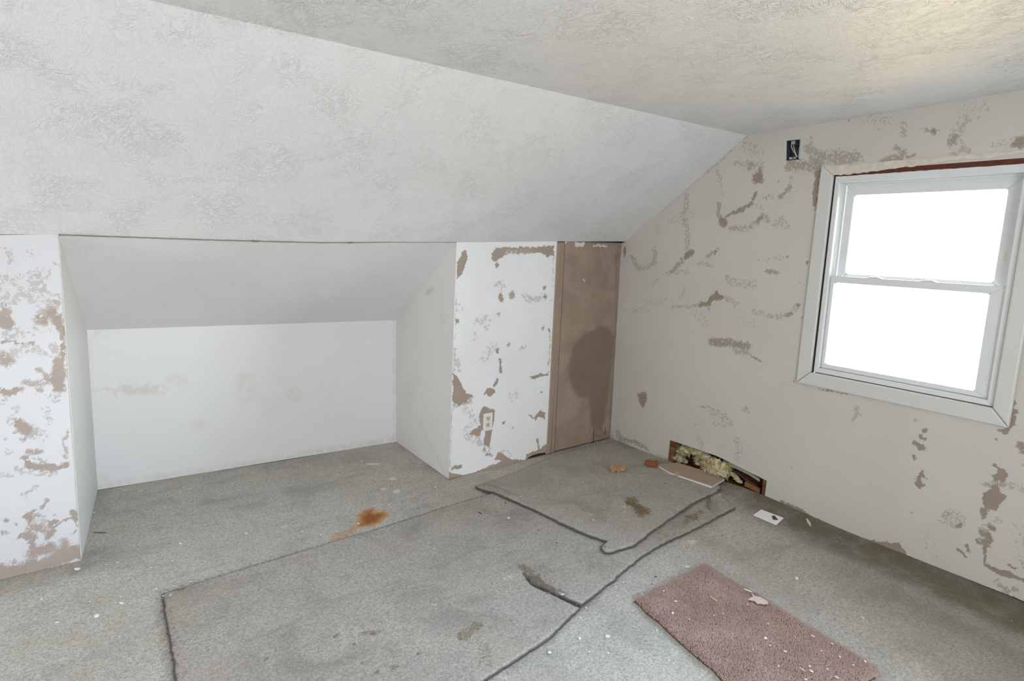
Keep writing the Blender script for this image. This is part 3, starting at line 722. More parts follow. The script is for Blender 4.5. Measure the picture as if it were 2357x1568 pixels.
# raw edge where the board of the slope ends above the alcove
def seam_strip():
    pts = []
    S2 = np.array(SEAM)
    for x in np.linspace(TD[0], TA[0], 120):
        y = np.interp(x, S2[:, 0], S2[:, 1]); z = np.interp(x, S2[:, 0], S2[:, 2])
        pts.append((x, y - .003, z - .001 + random.uniform(-.0008, .0008)))
    n = len(pts); r = np.array([.0030 - .0016 * smooth01((i / n - .55) / .4) for i in range(n)])
    for c in (int(n * .40), int(n * .655)): r[c:c + 2] = .0055
    return pts, r
sp, sr = seam_strip()
tag(tube('trim_1', sp, sr, M_CRACK), kind='structure')

# ------------------------------------------------------------------ brown trim board and access panel beside the corner
def on_pier(x, y, off=0.0): return P_PIER.p(P_PIER.px(x, y), off)
def pz(u, off): return lambda v_: P_PIER.p((u, v_), off)
ht = P_PIER.uv(TM)[1]
u2t, u2b = pier_u(1299, 560), pier_u(1275, 1040)
tb = [P_PIER.p((pu1b - .004, 0.004)), P_PIER.p((u2b - .004, 0.004)), P_PIER.p((u2t - .004, ht - .004)), P_PIER.p((pu1t - .004, ht - .004))]
tb = [q - P_PIER.n * .012 for q in tb]
trm = tag(prism('trim_2', tb, P_PIER.n * .021, M_TANTRIM, bevel=.004), kind='structure')
bead = [P_PIER.p((pu1b + .45 * (u2b - pu1b), .01), .009), P_PIER.p((pu1t + .45 * (u2t - pu1t), ht - .012), .009)]
tube('bead', [bead[0], (bead[0] + bead[1]) / 2, bead[1]], .004, M_TANTRIM, parent=trm)
ue = P_PIER.uv(F0)[0] - .002
pan_poly = [(u2b + .004, .010), (ue, .010), (ue, ht + .004), (u2t + .004, ht + .002)]
uv, fq, bd = poly_grid(pan_poly, .010)
kst = Marks(P_PIER, uv); kst.crop(850, 530, .3827)
kst.poly([(1395, 570), (1450, 590), (1480, 640), (1470, 800), (1440, 1000), (1400, 1230), (1330, 1180), (1310, 1020), (1255, 1010), (1205, 950), (1185, 830), (1225, 690), (1300, 610)], .85, .085)
kst.line([(1350, 200), (1400, 350), (1250, 300)], 130, .42); kst.line([(1230, 100), (1500, 90)], 50, .35); kst.line([(1490, 150), (1480, 700), (1450, 1200)], 34, .5); kst.line([(1300, 300), (1230, 420)], 60, .4)
kst.line([(1360, 1220), (1430, 1240)], 50, .5)
kwt = Marks(P_PIER, uv); kwt.crop(850, 530, .3827); kwt.poly([(1228, 70), (1295, 74), (1292, 104), (1240, 102)], .9, .01); kwt.line([(1350, 92), (1430, 96)], 9, .8); kwt.line([(1287, 295), (1294, 315)], 7, .8); kwt.line([(1125, 80), (1180, 70)], 20, .6)
pan_loc = (F0 + FA) / 2 * [1, 1, 0]; pan_loc = P_PIER.p((np.mean([u2b, ue]), 0.0))
ap = empty('access_panel', pan_loc)
tag(ap, 'brown primed access panel with a dark damp stain between brown trim and corner', 'panel')
obj('board', P_PIER.p(uv, .002), fq, M_TAN, ap, True, {'peel': kwt.w, 'stain': kst.w})
prism('edge', [P_PIER.p(q, .0015) for q in pan_poly], -P_PIER.n * .016, M_TANTRIM, ap)
for x, y0, y1 in ((1366, 984, 1019), (1392.5, 982, 1000)):
    a, b = on_pier(x, y0, .0030), on_pier(x - 1, y1, .0030)
    tube('crack', [a, (a + b) / 2 + P_PIER.u * .001, b], [.0008, .0022, .0028], M_DARKGAP, ap, n=5)
# near-black sheets stand in for the void's shade behind wall gap and panel joint
vd = [P_PIER.p((pu1b - .45, -.01), -.05), P_PIER.p((ue, -.01), -.05), P_PIER.p((ue, ht), -.05), P_PIER.p((pu1b - .45, ht), -.05)]
tag(prism('wall_void_shade', vd, -P_PIER.n * .01, M_DARKGAP), kind='structure')
gd = [P_PIER.p(q, -.004) for q in (np.array(gap_uv) + np.array([[-.01, -.01], [-.006, .008], [0, .008], [0, .008], [.006, .008], [.01, -.01]]))]
tag(prism('wall_gap_shade', gd, -P_PIER.n * .004, M_DARKGAP), kind='structure')
# pale caulk along the brown panel and the corner with the gable
cau = [np.array([-.003, F0[1] - .004 + 0 * t_, .02 + (T0[2] - .03) * t_]) for t_ in np.linspace(0, 1, 40)]
tag(tube('trim_3', cau, [.0035 + random.uniform(-.0012, .0018) for _ in cau], simple('grey_caulk', (.50, .50, .49), .7)), kind='structure')
# corner bead on the pier edge
cb = [FA + (TA - FA) * t_ + np.array([-.001, -.001, 0]) for t_ in np.linspace(.002, .995, 50)]
tag(tube('trim_4', cb, [.0032 + random.uniform(-.0008, .0010) for _ in cb], simple('corner_bead', (.72, .69, .63), .7, .15)), kind='structure')
cb = [FD + (TD - FD) * t_ for t_ in np.linspace(.002, .995, 50)]
tag(tube('trim_5', cb, [.0024 + random.uniform(-.0008, .0008) for _ in cb], simple('corner_bead_left', (.60, .57, .52), .7, .2)), kind='structure')

# ------------------------------------------------------------------ hole in the gable wall
hv = np.array(hole_uv); hy0, hy1 = -hv[:, 0].min(), -hv[:, 0].max()
cav = empty('wall_cavity', (0.08, (hy0 + hy1) / 2, 0.0)); tag(cav, kind='structure')
box('sheathing', (0.095, hy1 - .12, -.06), (.115, hy0 + .12, .32), M_SHEATH, cav)
box('sole_plate', (0.004, hy1 - .10, -.06), (.095, hy0 + .10, -.004), M_STUD, cav)
box('stud', (0.006, hy0 - .050, -.004), (.095, hy0 + .03, .30), M_STUD, cav)
box('stud', (0.006, hy1 - .03, -.004), (.095, hy1 + .028, .30), M_STUD, cav)
box('head_block', (0.004, hy1 - .12, .30), (.115, hy0 + .12, .33), M_SHEATH, cav)
# cut edge of the plaster board around the hole
he = P_GABLE.p(hv); hb = he + np.array([.012, 0, 0]); n = len(he)
obj('board_edge', np.vstack([he, hb]), [[i, (i + 1) % n, (i + 1) % n + n, i + n] for i in range(n)], M_TANBOARD, cav)
def at_hole(cx, cy, x): return at_x(1500 + cx * .12728, 980 + cy * .12728, x)
def blobs(name, items, mat, loc, rough=.35, sub=3, seed=1, parent=None):
    """torn fibre mass: overlapping lumps roughened along their normals, one mesh"""
    from mathutils import noise as mn
    bm = bmesh.new()
    for (c, r) in items:
        c = Vector(c); r = Vector(r)
        k = bmesh.ops.create_icosphere(bm, subdivisions=sub, radius=1.0)
        for vtx in k['verts']:
            d = vtx.co.normalized()
            p0 = Vector((d.x * r.x, d.y * r.y, d.z * r.z)) + c
            q = 1 + rough * mn.noise(p0 * 30 + Vector((seed, 0, 0))) + rough * .8 * mn.noise(p0 * 70) + rough * .6 * mn.noise(p0 * 190)
            vtx.co = c + Vector((d.x * r.x, d.y * r.y, d.z * r.z)) * q
    return bm_obj(name, bm, mat, parent, smooth=True, loc=loc if parent is None else None)
W = []
for (cx, cy, x, ry, rz) in ((560, 470, .045, .055, .022), (450, 560, .04, .035, .026), (650, 430, .04, .06, .022), (520, 600, .05, .05, .020), (780, 470, .03, .05, .018), (900, 500, .03, .06, .018),
                            (840, 600, .03, .014, .026), (1010, 580, .02, .055, .020), (880, 680, .02, .030, .010), (1030, 700, .015, .05, .028), (1150, 700, .01, .065, .040), (1060, 790, -.012, .055, .030),
                            (1200, 790, -.010, .060, .034), (1290, 760, .01, .05, .036), (1110, 830, -.018, .050, .018), (1340, 860, .02, .020, .035), (1400, 700, .035, .05, .014)):
    W.append((at_hole(cx, cy, x), (.026, ry, rz)))
ins = blobs('insulation', W, M_WOOL, (0.03, (hy0 + hy1) / 2, 0.0), .50, 4)
def strands(parent, items, n, ln):
    v = []; f = []
    for _ in range(n):
        c, r = random.choice(items); d = rng.normal(0, 1, 3); d /= np.linalg.norm(d); d[0] = -abs(d[0])
        p = np.array(c) + d * np.array(r) * 1.0; q = p + (d + rng.normal(0, .9, 3)) * ln * rng.uniform(.3, 1); sd = np.cross(d, rng.normal(0, 1, 3)); sd = sd / np.linalg.norm(sd) * .0009
        i = len(v); v += [p - sd, p + sd, (p + q) / 2 + rng.normal(0, .002, 3), q]; f += [[i, i + 1, i + 2], [i, i + 2, i + 3], [i + 1, i + 3, i + 2]]
    tag(obj('strands', v, f, M_WOOL, parent), kind='stuff')
strands(ins, W, 2600, .012)
tag(ins, 'torn yellow glass wool bulging from the hole at the foot of the wall', 'insulation')
k2 = [(at_hole(cx, cy, .05), (.014, .030, .016)) for cx, cy in ((1480, 900), (1540, 960), (1590, 1010), (1450, 850))]
w2 = blobs('insulation', k2, M_WOOL, at_hole(1530, 940, .05), .5, 2, 4)
tag(w2, 'small dingy tuft of glass wool at the right end of the wall hole', 'insulation')
def strip(name, pts, wid, th, mat, label, cat):
    a = np.array([at_hole(*q) for q in pts]); up = np.array([0, 0, wid]); loc = a.mean(0)
    n = len(a); v = np.vstack([a - up / 2, a + up / 2, a - up / 2 + [th, 0, 0], a + up / 2 + [th, 0, 0]]); f = []
    for i in range(n - 1):
        f += [[i, i + 1, n + i + 1, n + i], [2 * n + i, 3 * n + i, 3 * n + i + 1, 2 * n + i + 1], [n + i, n + i + 1, 3 * n + i + 1, 3 * n + i], [i, 2 * n + i, 2 * n + i + 1, i + 1]]
    f += [[0, n, 3 * n, 2 * n], [n - 1, 3 * n - 1, 4 * n - 1, 2 * n - 1]]
    return tag(obj(name, v, f, mat, loc=loc), label, cat)
strip('paper_facing', [(1400, 690, .018), (1560, 770, .02), (1750, 860, .018), (1950, 990, .02)], .020, .002, M_KRAFT, 'grey torn paper facing hanging along the top right of the hole', 'paper')
strip('broken_lath', [(1380, 770, .03), (1550, 860, .028), (1750, 1010, .025), (1960, 1160, .022)], .014, .008, M_SHEATH, 'dark splintered lath slanting across the right end of the hole', 'lath')
strip('broken_lath', [(1680, 1050, .02), (1800, 1110, .018), (1950, 1190, .018)], .030, .012, simple('orange_lath', (.24, .10, .035), .8, .4, 30, .3), 'orange brown lath lying low in the right end of the hole', 'lath')

# ------------------------------------------------------------------ junction box
jc = P_GABLE.p(np.mean(jb_uv, 0)); jb = empty('junction_box', jc + np.array([.02, 0, -.06]))
tag(jb, 'open dark metal junction box with loose wires set high beside window corner', 'junction box')
jq = P_GABLE.p(np.array(jb_uv)); jd = jq + np.array([.05, 0, 0])
obj('casing', np.vstack([jq, jd]), [[i, (i + 1) % 4, (i + 1) % 4 + 4, i + 4] for i in range(4)] + [[4, 5, 6, 7]], M_STEEL, jb)
jl, jr, jt, jbm = jq[:, 1].max(), jq[:, 1].min(), jq[:, 2].max(), jq[:, 2].min()
box('rim', (-.002, jr + .001, jbm + .006), (.004, jr + .006, jt - .004), simple('pale_rim', (.40, .43, .44), .5), jb)
box('mounting_tab', (.008, jl - .045, jt - .022), (.012, jl - .022, jt - .004), simple('tab', (.32, .36, .38), .5), jb)
box('mounting_tab', (.008, jl - .060, jbm + .006), (.012, jl - .020, jbm + .018), simple('tab_low', (.40, .42, .42), .5), jb)
ym = (jl + jr) / 2
tube('wire', [(.045, ym + .02, jbm + .07), (.02, ym + .012, jbm + .085), (.004, ym - .005, jbm + .055), (.000, ym - .018, jbm + .028), (.006, ym - .026, jbm + .016)], .0032, M_WIRE, jb)
tube('wire', [(.045, ym - .01, jbm + .03), (.018, ym + .005, jbm + .045), (.004, ym + .014, jbm + .072), (.010, ym + .018, jbm + .088)], .0026, simple('bare_wire', (.55, .50, .38), .4), jb)
tube('wire', [(.045, ym + .01, jbm + .02), (.015, ym + .02, jbm + .018), (.006, ym - .004, jbm + .012)], .0030, M_BLACKWIRE, jb)
tube('wire', [(.048, ym - .02, jt - .02), (.02, ym - .012, jt - .035), (.006, ym - .022, jt - .06)], .0028, M_BLACKWIRE, jb)

# ------------------------------------------------------------------ window
win = empty('window_1', (0.0, -1.908, .755)); tag(win, kind='structure')
def ring_piece(name, pts, x, depth, mat, bev, par=win):    # outline in (y, z) extruded from x by depth
    return prism(name, [(x, a, b) for a, b in pts], (depth, 0, 0), mat, par, bevel=bev)
oy0, oy1, oz0, oz1 = -1.419, -2.392, .752, 1.940
iy0, iy1, iz0, iz1 = -1.494, -2.324, .826, 1.886
g = .0012
ring_piece('casing', [(oy0, oz0 + g), (iy0, iz0 + g), (iy0 - .002, iz1), (oy0 - .010, oz1)], -.020, .024, M_CASING, .005)
ring_piece('casing', [(oy0 - g, oz0), (oy1 + g, oz0), (iy1 + g, iz0), (iy0 - g, iz0)], -.021, .025, M_CASING, .006)
ring_piece('casing', [(oy1, oz0 + g), (iy1, iz0 + g), (iy1, iz1 + .02), (oy1, oz1 + .02)], -.022, .026, M_CASING, .008)
# bare header: torn paper edge and dark stained wood where the top casing is gone
n = 60; hy = np.linspace(oy0 - .012, oy1, n)
top_e = [oz1 - .004 + random.uniform(-.003, .003) for _ in hy]
mid_e = [1.887 + .034 * smooth01((iy0 - a) / .75) + .007 * math.sin(a * 21) * smooth01((-a - 1.9) / .2) + random.uniform(-.0035, .0035) for a in hy]
low_e = [1.882 + random.uniform(-.002, .001) for a in hy]
def ribbon(name, ys, z0, z1, x, depth, mat):
    v = []; f = []
    for a, b, c in zip(ys, z0, z1): v += [(x, a, b), (x, a, c), (x + depth, a, b), (x + depth, a, c)]
    for i in range(len(ys) - 1):
        k = i * 4; f += [[k, k + 1, k + 5, k + 4], [k + 1, k + 3, k + 7, k + 5], [k, k + 4, k + 6, k + 2], [k + 2, k + 6, k + 7, k + 3]]
    f += [[0, 2, 3, 1], [len(v) - 4, len(v) - 3, len(v) - 1, len(v) - 2]]
    return obj(name, v, f, mat, win)
ribbon('raw_header', hy, mid_e, top_e, -.004, .02, M_RAWWOOD)
ribbon('stained_header', hy[3:], low_e[3:], [m_ + .001 for m_ in mid_e[3:]], .001, .02, M_BROWNWOOD)
# dark gap between left casing and the vinyl frame
box('gap_strip', (-.002, iy0 - .006, iz0), (.02, iy0 + .002, iz1), M_DARKGAP, win)
def frame_ring(name, o, i, x0, x1, mat, par=win, bev=.003):
    (a0, a1, b0, b1), (c0, c1, d0, d1) = o, i
    out = []
    for nm, pts in (('stile', [(a0, b0), (c0, d0), (c0, d1), (a0, b1)]), ('stile', [(a1, b0), (c1, d0), (c1, d1), (a1, b1)]),
                    ('rail', [(a0, b0), (a1, b0), (c1, d0), (c0, d0)]), ('rail', [(a0, b1), (a1, b1), (c1, d1), (c0, d1)])):
        out.append(prism(nm if name is None else name, [(x0, p, q) for p, q in pts], (x1 - x0, 0, 0), mat, par, bevel=bev, segs=1))
    return out
fy0, fy1, fz0, fz1 = iy0 - .006, iy1 + .003, iz0 + .002, 1.884
frame_ring('jamb', (fy0, fy1, fz0, fz1), (fy0 - .026, fy1 + .026, fz0 + .026, fz1 - .036), .002, .13, M_VINYL)
ja, jb_, jz0, jz1 = fy0 - .026, fy1 + .026, fz0 + .026, fz1 - .036
# jamb track between the sashes
frame_ring('track', (ja, jb_, jz0, jz1), (ja - .007, jb_ + .007, jz0 + .004, jz1 - .010), .062, .070, M_VINYL, bev=.001)
lo_s = empty('lower_sash', (.03, -1.905, jz0)); lo_s.parent = win; lo_s.location = Vector((.03, -1.905, jz0)) - Vector(win.location)
up_s = empty('upper_sash', (.08, -1.905, 1.34)); up_s.parent = win; up_s.location = Vector((.08, -1.905, 1.34)) - Vector(win.location)
LG = (-1.5465, -2.2375, .880, 1.3265)
frame_ring(None, (ja - .001, jb_ + .001, jz0 + .001, 1.362), LG, .022, .058, M_VINYL, lo_s)
UG = (-1.5745, -2.2295, 1.3745, 1.787)
frame_ring(None, (ja - .006, jb_ + .006, 1.332, jz1 - .002), UG, .072, .104, M_VINYL, up_s)
for par, (a0, a1, b0, b1), x in ((lo_s, LG, .045), (up_s, UG, .090)):
    # rounded corner fillets of the glazing bead and the pane itself
    prism('pane', [(x, a0 + .004, b0 - .004), (x, a1 - .004, b0 - .004), (x, a1 - .004, b1 + .004), (x, a0 + .004, b1 + .004)], (.004, 0, 0), M_GLASS, par)
    for (cy, sy) in ((a0, -1), (a1, 1)):
        for (cz, sz) in ((b0, 1), (b1, -1)):
            pts = [(x - .012, cy - sy * .002, cz - sz * .002), (x - .012, cy + sy * .016, cz - sz * .002)] + [(x - .012, cy + sy * (.016 - .016 * math.sin(t_)), cz + sz * (.016 - .016 * math.cos(t_))) for t_ in np.linspace(.2, 1.4, 5)] + [(x - .012, cy - sy * .002, cz + sz * .016)]
            prism('bead_corner', pts, (.010, 0, 0), M_VINYL, par)
for yl in (-1.745, -1.990):
    bm = bmesh.new()
    lk = prism('sash_lock', [(.024, yl + .040, 1.361), (.024, yl + .022, 1.3695), (.024, yl - .012, 1.3705), (.024, yl - .034, 1.3625), (.024, yl - .045, 1.361)], (.026, 0, 0), M_VINYL, lo_s, bevel=.002)
    bm.free()
prism('night_latch', [(.070, -2.252, 1.470), (.070, -2.262, 1.470), (.070, -2.262, 1.510), (.070, -2.252, 1.510)], (.004, 0, 0), simple('latch_cream', (.70, .66, .55), .4), up_s, bevel=.001)
# reveal between the frame and the outside face
frame_ring('outer_frame', (-1.44, -2.37, .78, 1.93), (iy0 - .015, iy1 + .015, iz0 + .015, iz1 - .01), .13, .17, M_OUTSIDE)

# second gable window, just outside the picture to the right
win2 = empty('window_2', (0.0, -3.06, .83)); tag(win2, kind='structure')
frame_ring('casing', (-2.60, -3.52, .76, 1.98), (-2.68, -3.44, .84, 1.90), -.02, .004, M_CASING, win2)
frame_ring('frame', (-2.66, -3.46, .81, 1.93), (-2.70, -3.42, .855, 1.885), .004, .13, M_VINYL, win2)
box('pane', (.10, -3.43, .85), (.104, -2.69, 1.89), M_GLASS, win2)

# ------------------------------------------------------------------ wall outlet
oc = P_PIER.px(1122, 971); ow = (.036, .059)
ol = P_PIER.p(oc + np.array([0, -ow[1]]))
out_ = empty('wall_outlet', ol); tag(out_, 'white duplex outlet with cream sockets on the flaked white wall', 'outlet')
tilt = .02
def oq(du, dv, off): return P_PIER.p(oc + np.array([du + tilt * dv, dv - tilt * du]), off)
bmv = prism('cover_plate', [oq(-ow[0], -ow[1], .001), oq(ow[0], -ow[1], .001), oq(ow[0], ow[1], .001), oq(-ow[0], ow[1], .001)], P_PIER.n * .006, M_PLATE, out_, bevel=.0025)
for s_ in (1, -1):
    cv = .0215 * s_ + .002
    ring = [oq(.0175 * math.cos(t_), cv + max(-.0135, min(.0135, .0175 * math.sin(t_))), .0065) for t_ in np.linspace(0, 2 * math.pi, 20, endpoint=False)]
    rc = prism('socket', ring, P_PIER.n * .0025, M_CREAM, out_)
    for du in (-.0065, .0065):
        prism('slot', [oq(du - .0012, cv - .001, .0089), oq(du + .0012, cv - .001, .0089), oq(du + .0012, cv + .008, .0089), oq(du - .0012, cv + .008, .0089)], P_PIER.n * .0004, M_SLOT, rc)
    prism('slot', [oq(.0028 * math.cos(t_), cv - .007 + .0028 * math.sin(t_), .0089) for t_ in np.linspace(0, 2 * math.pi, 8, endpoint=False)], P_PIER.n * .0004, M_SLOT, rc)
prism('screw', [oq(.003 * math.cos(t_), .002 + .003 * math.sin(t_), .0068) for t_ in np.linspace(0, 2 * math.pi, 10, endpoint=False)], P_PIER.n * .0012, M_SCREW, out_)

# ------------------------------------------------------------------ loose carpets
def refine(pts, step, jit):
    o = []
    for i in range(len(pts)):
        a, b = np.array(pts[i]), np.array(pts[(i + 1) % len(pts)]); n = max(1, int(np.linalg.norm(b - a) / step))
        for k in range(n): o.append(a + (b - a) * k / n + (rng.normal(0, jit, 2) if k else 0))
    return np.array(o)
def fl(x, y, z=0.0): return at_z(x, y, z)[:2]
HEIGHT = []                                      # surfaces lying on the floor, for setting small things down
def sheet(name, poly, thick, base, mat, marks, label, cat, step=.009, rnd=.012, lift=None, pile=None):
    uv, fq, bd = poly_grid(poly, step)
    d, _ = dist_line(poly, uv)
    prof = np.sqrt(np.clip(1 - (1 - np.clip(d / rnd, 0, 1)) ** 2, 0, 1))
    zb = base(uv) if base else floor_z(uv)
    z = zb + thick * (.45 + .55 * prof)
    if lift is not None: z = z + lift(uv)
    ctr = np.array([*np.mean(uv, 0), 0.0])
    at = marks(uv) if marks else None
    root = empty(name, ctr); tag(root, label, cat)
    obj('pile', np.column_stack([uv, z]), fq, mat, root, True, at)
    e = border_edges(fq); v = []; f = []
    for a, b in e:
        k = len(v)
        za, zb_ = z[a] + .0005, z[b] + .0005
        fa, fb = floor_z(uv[[a]])[0] - .002, floor_z(uv[[b]])[0] - .002
        la, lb = max(fa, zb[a] - .004), max(fb, zb[b] - .004)
        v += [(uv[a][0], uv[a][1], za), (uv[b][0], uv[b][1], zb_), (uv[b][0], uv[b][1], lb), (uv[a][0], uv[a][1], la)]
        f.append([k, k + 1, k + 2, k + 3][::-1])
    obj('backing', v, f, M_BACKING, root)
    HEIGHT.append((np.asarray(poly), lambda q, t=thick, b=base, l=lift: (b(q) if b else floor_z(q)) + t + (l(q) if l is not None else 0)))
    return root, uv, z, e
def floor_z(q):
    q = np.asarray(q)
    return floor_rise(q[:, 0], q[:, 1]) + 0.0025 * np.sin(q[:, 0] * 5.1 + 1.2 * np.sin(q[:, 1] * 3.3)) * np.sin(q[:, 1] * 4.3 + .7) - .0015
def top_z(x, y):
    q = np.array([[x, y]]); z = floor_z(q)[0]
    for poly, fn in HEIGHT:
        if inside(poly, q)[0]: z = max(z, fn(q)[0])
    return z
def fringe(root, uv, z, edges, n, ln, mat, name='fringe'):
    """frayed tufts along a cut edge, too small to pick apart"""
    v = []; f = []
    L = np.array([np.linalg.norm(uv[a] - uv[b]) for a, b in edges]); pr = L / L.sum()
    for k in rng.choice(len(edges), n, p=pr):
        a, b = edges[k]; t_ = rng.random(); p = uv[a] * (1 - t_) + uv[b] * t_; zz = z[a] * (1 - t_) + z[b] * t_
        d = uv[b] - uv[a]; nrm = np.array([d[1], -d[0]]); nrm = nrm / (np.linalg.norm(nrm) + 1e-9)
        o = np.array([*(p - nrm * .004), zz - .003 - .004 * rng.random()]); tip = np.array([*(p + nrm * ln * rng.uniform(.2, 1) + rng.normal(0, ln * .4, 2)), zz + rng.uniform(-.006, .004)])
        s = np.array([d[0], d[1], 0]); s = s / (np.linalg.norm(s) + 1e-9) * .0011
        i = len(v); v += [o - s, o + s, o + [0, 0, .0018], tip]; f += [[i, i + 1, i + 3], [i + 1, i + 2, i + 3], [i + 2, i, i + 3]]
    return tag(obj(name, v, f, mat, root), kind='stuff')

Z1 = .012
big_px = [(374, 1364), (560, 1310), (735, 1258), (930, 1197), (1120, 1139), (1300, 1090), (1480, 1078), (1600, 1112), (1660, 1140), (1692, 1170), (1650, 1190), (1600, 1216), (1520, 1256), (1480, 1280), (1430, 1319), (1385, 1357),
          (1338, 1394), (1290, 1372), (1250, 1353), (1224, 1340), (1205, 1320), (1222, 1343), (1250, 1356.5), (1290, 1376), (1335, 1398.5),
          (1290, 1443), (1250, 1478), (1180, 1523), (1110, 1567), (1000, 1640), (420, 1640), (405, 1568), (393, 1480), (380, 1410)]
big_poly = refine([fl(*p, .010) for p in big_px], .022, .0017)
tear = np.array([fl(*p, .012) for p in ((1338, 1394), (1250, 1353), (1222, 1340), (1203, 1318))])
def big_lift(q):
    d, _ = dist_line(tear, q, False)
    w = .0022 * (1 + np.sin(q[:, 0] * 9 + q[:, 1] * 4) * np.sin(q[:, 1] * 7 - q[:, 0] * 2.5))
    return w + .006 * np.exp(-(d / .05) ** 2) * (q[:, 1] > np.interp(q[:, 0], tear[::-1, 0] if tear[0, 0] > tear[-1, 0] else tear[:, 0], tear[::-1, 1] if tear[0, 0] > tear[-1, 0] else tear[:, 1]))
def big_marks(uv):
    d = Marks(P_FLOOR, uv); d.crop(1050, 1050, .3303)
    d.line([(470, 790), (540, 870), (640, 950)], 60, .55); d.line([(600, 800), (640, 900)], 100, .36); d.line([(560, 870), (620, 920)], 30, .8); d.line([(1640, 440)], 70, .58); d.line([(1600, 470), (1700, 400)], 40, .5); d.line([(1760, 300), (1760, 380)], 26, .55)
    d.line([(40, 1280), (150, 1200)], 60, .52); d.line([(200, 1350), (200, 1480)], 70, .40); d.line([(1400, 550)], 22, .55); d.line([(420, 900)], 50, .3); d.line([(385, 1148)], 12, .8); d.line([(90, 1300)], 120, .28)
    d.crop(300, 1200, .297)
    d.line([(1600, 910), (1580, 930)], 22, .6); d.line([(1820, 900), (1930, 890)], 40, .5); d.line([(1735, 975)], 26, .65); d.line([(1820, 1130)], 34, .55); d.line([(2040, 1160)], 44, .5); d.line([(1900, 1200)], 34, .55); d.line([(2230, 1055)], 16, .7); d.line([(1060, 1085)], 14, .6)
    d.line([(260, 560), (400, 540)], 30, .6); d.line([(250, 600), (320, 800), (400, 1239)], 40, .34); d.line([(1000, 560)], 30, .35); d.line([(330, 690)], 18, .6); d.line([(1000, 1000), (1300, 870), (1600, 760)], 60, .22); d.line([(700, 1010), (400, 1100)], 90, .2)
    d.crop(0, 0, 1)
    tw = Marks(P_FLOOR, uv); tw.line([(1203, 1318), (1226, 1342), (1262, 1358)], 7, .5); tw.line([(1300, 1080 + 295), (1262, 1358)], 10, .6); tw.line([(1228, 1338), (1240, 1328)], 12, .6)
    e = Marks(P_FLOOR, uv)
    dist, _ = dist_line(big_poly, uv); d.w = np.maximum(d.w, .34 * (1 - smooth01(dist / .022)))
    for p, r in (((1165, 1195), 8), ((1170, 1335), 18), ((1290, 1375), 12), ((1000, 1400), 10), ((880, 1420), 9), ((700, 1380), 7)): e.line([p], r, .55)
    return {'rust': np.zeros(len(uv)), 'dirt': np.minimum(1, d.w * 1.25), 'dust': e.w, 'edge': np.maximum(np.maximum(1 - smooth01(dist / .0105), tw.w), .62 * (1 - smooth01(dist_line(big_poly[:0].tolist() + [fl(*p, .010) for p in big_px[:5]], uv, False)[0] / .030)))}
r_big, uvb, zb_, eb = sheet('carpet_piece', big_poly, Z1, None, M_LOOSE, big_marks, 'large loose grey carpet piece with a short tear near its middle', 'carpet', .0075, .014, big_lift)
fringe(r_big, uvb, zb_, eb, 11000, .008, M_FRINGE)

small_px = [(1094, 1117), (1112, 1126), (1132, 1132), (1180, 1155), (1240, 1181), (1310, 1214), (1360, 1236), (1397, 1247), (1383, 1264), (1392, 1273), (1404, 1274), (1462, 1256), (1500, 1226), (1530, 1204), (1568, 1177), (1600, 1157), (1647, 1134), (1660, 1118), (1600, 1094), (1540, 1068), (1460, 1036), (1408, 1013), (1340, 1027), (1262, 1050), (1190, 1082), (1130, 1104)]
small_poly = refine([fl(*p, .022) for p in small_px], .022, .0019)
def small_base(q):
    d, _ = dist_line(big_poly, q); s = np.where(inside(big_poly, q), d, -d)
    return floor_z(q) + .0165 * smooth01(s / .16 * .5 + .55)
def small_lift(q):
    return .0035 * (1 + np.sin(q[:, 0] * 11 + q[:, 1] * 5)) * .6
def small_marks(uv):
    d = Marks(P_FLOOR, uv); d.crop(1350, 900, .2551)
    d.poly([(325, 1005), (440, 990), (480, 1050), (520, 1085), (590, 1115), (585, 1150), (500, 1205), (440, 1185), (390, 1090)], .85, .05); d.line([(370, 1050), (470, 1090)], 46, 1.0); d.line([(545, 1020)], 12, .6); d.line([(235, 455), (120, 470)], 34, .5)
    d.line([(110, 1440), (180, 1460)], 34, .5)
    d.crop(0, 0, 1); d.line([(1100, 1116), (1140, 1128), (1180, 1150)], 12, .5)
    dist, _ = dist_line(small_poly, uv); d.w = np.maximum(d.w, .32 * (1 - smooth01(dist / .018)))
    e = Marks(P_FLOOR, uv); e.line([(1358, 1198)], 8, .6); e.line([(1437, 1178)], 7, .7)
    return {'rust': np.zeros(len(uv)), 'dirt': d.w, 'dust': e.w, 'edge': 1 - smooth01(dist / .0105)}
M_SMALLC = carpet('grey_loose_carpet_olive', (.28, .265, .235), (.52, .49, .43), soil=(.155, .105, .045))
r_sm, uvs, zs_, es = sheet('carpet_piece', small_poly, .013, small_base, M_SMALLC, small_marks, 'smaller grey carpet piece with a brown stain overlapping the large torn one', 'carpet', .008, .012, small_lift)
fringe(r_sm, uvs, zs_, es, 6500, .009, M_FRINGE)

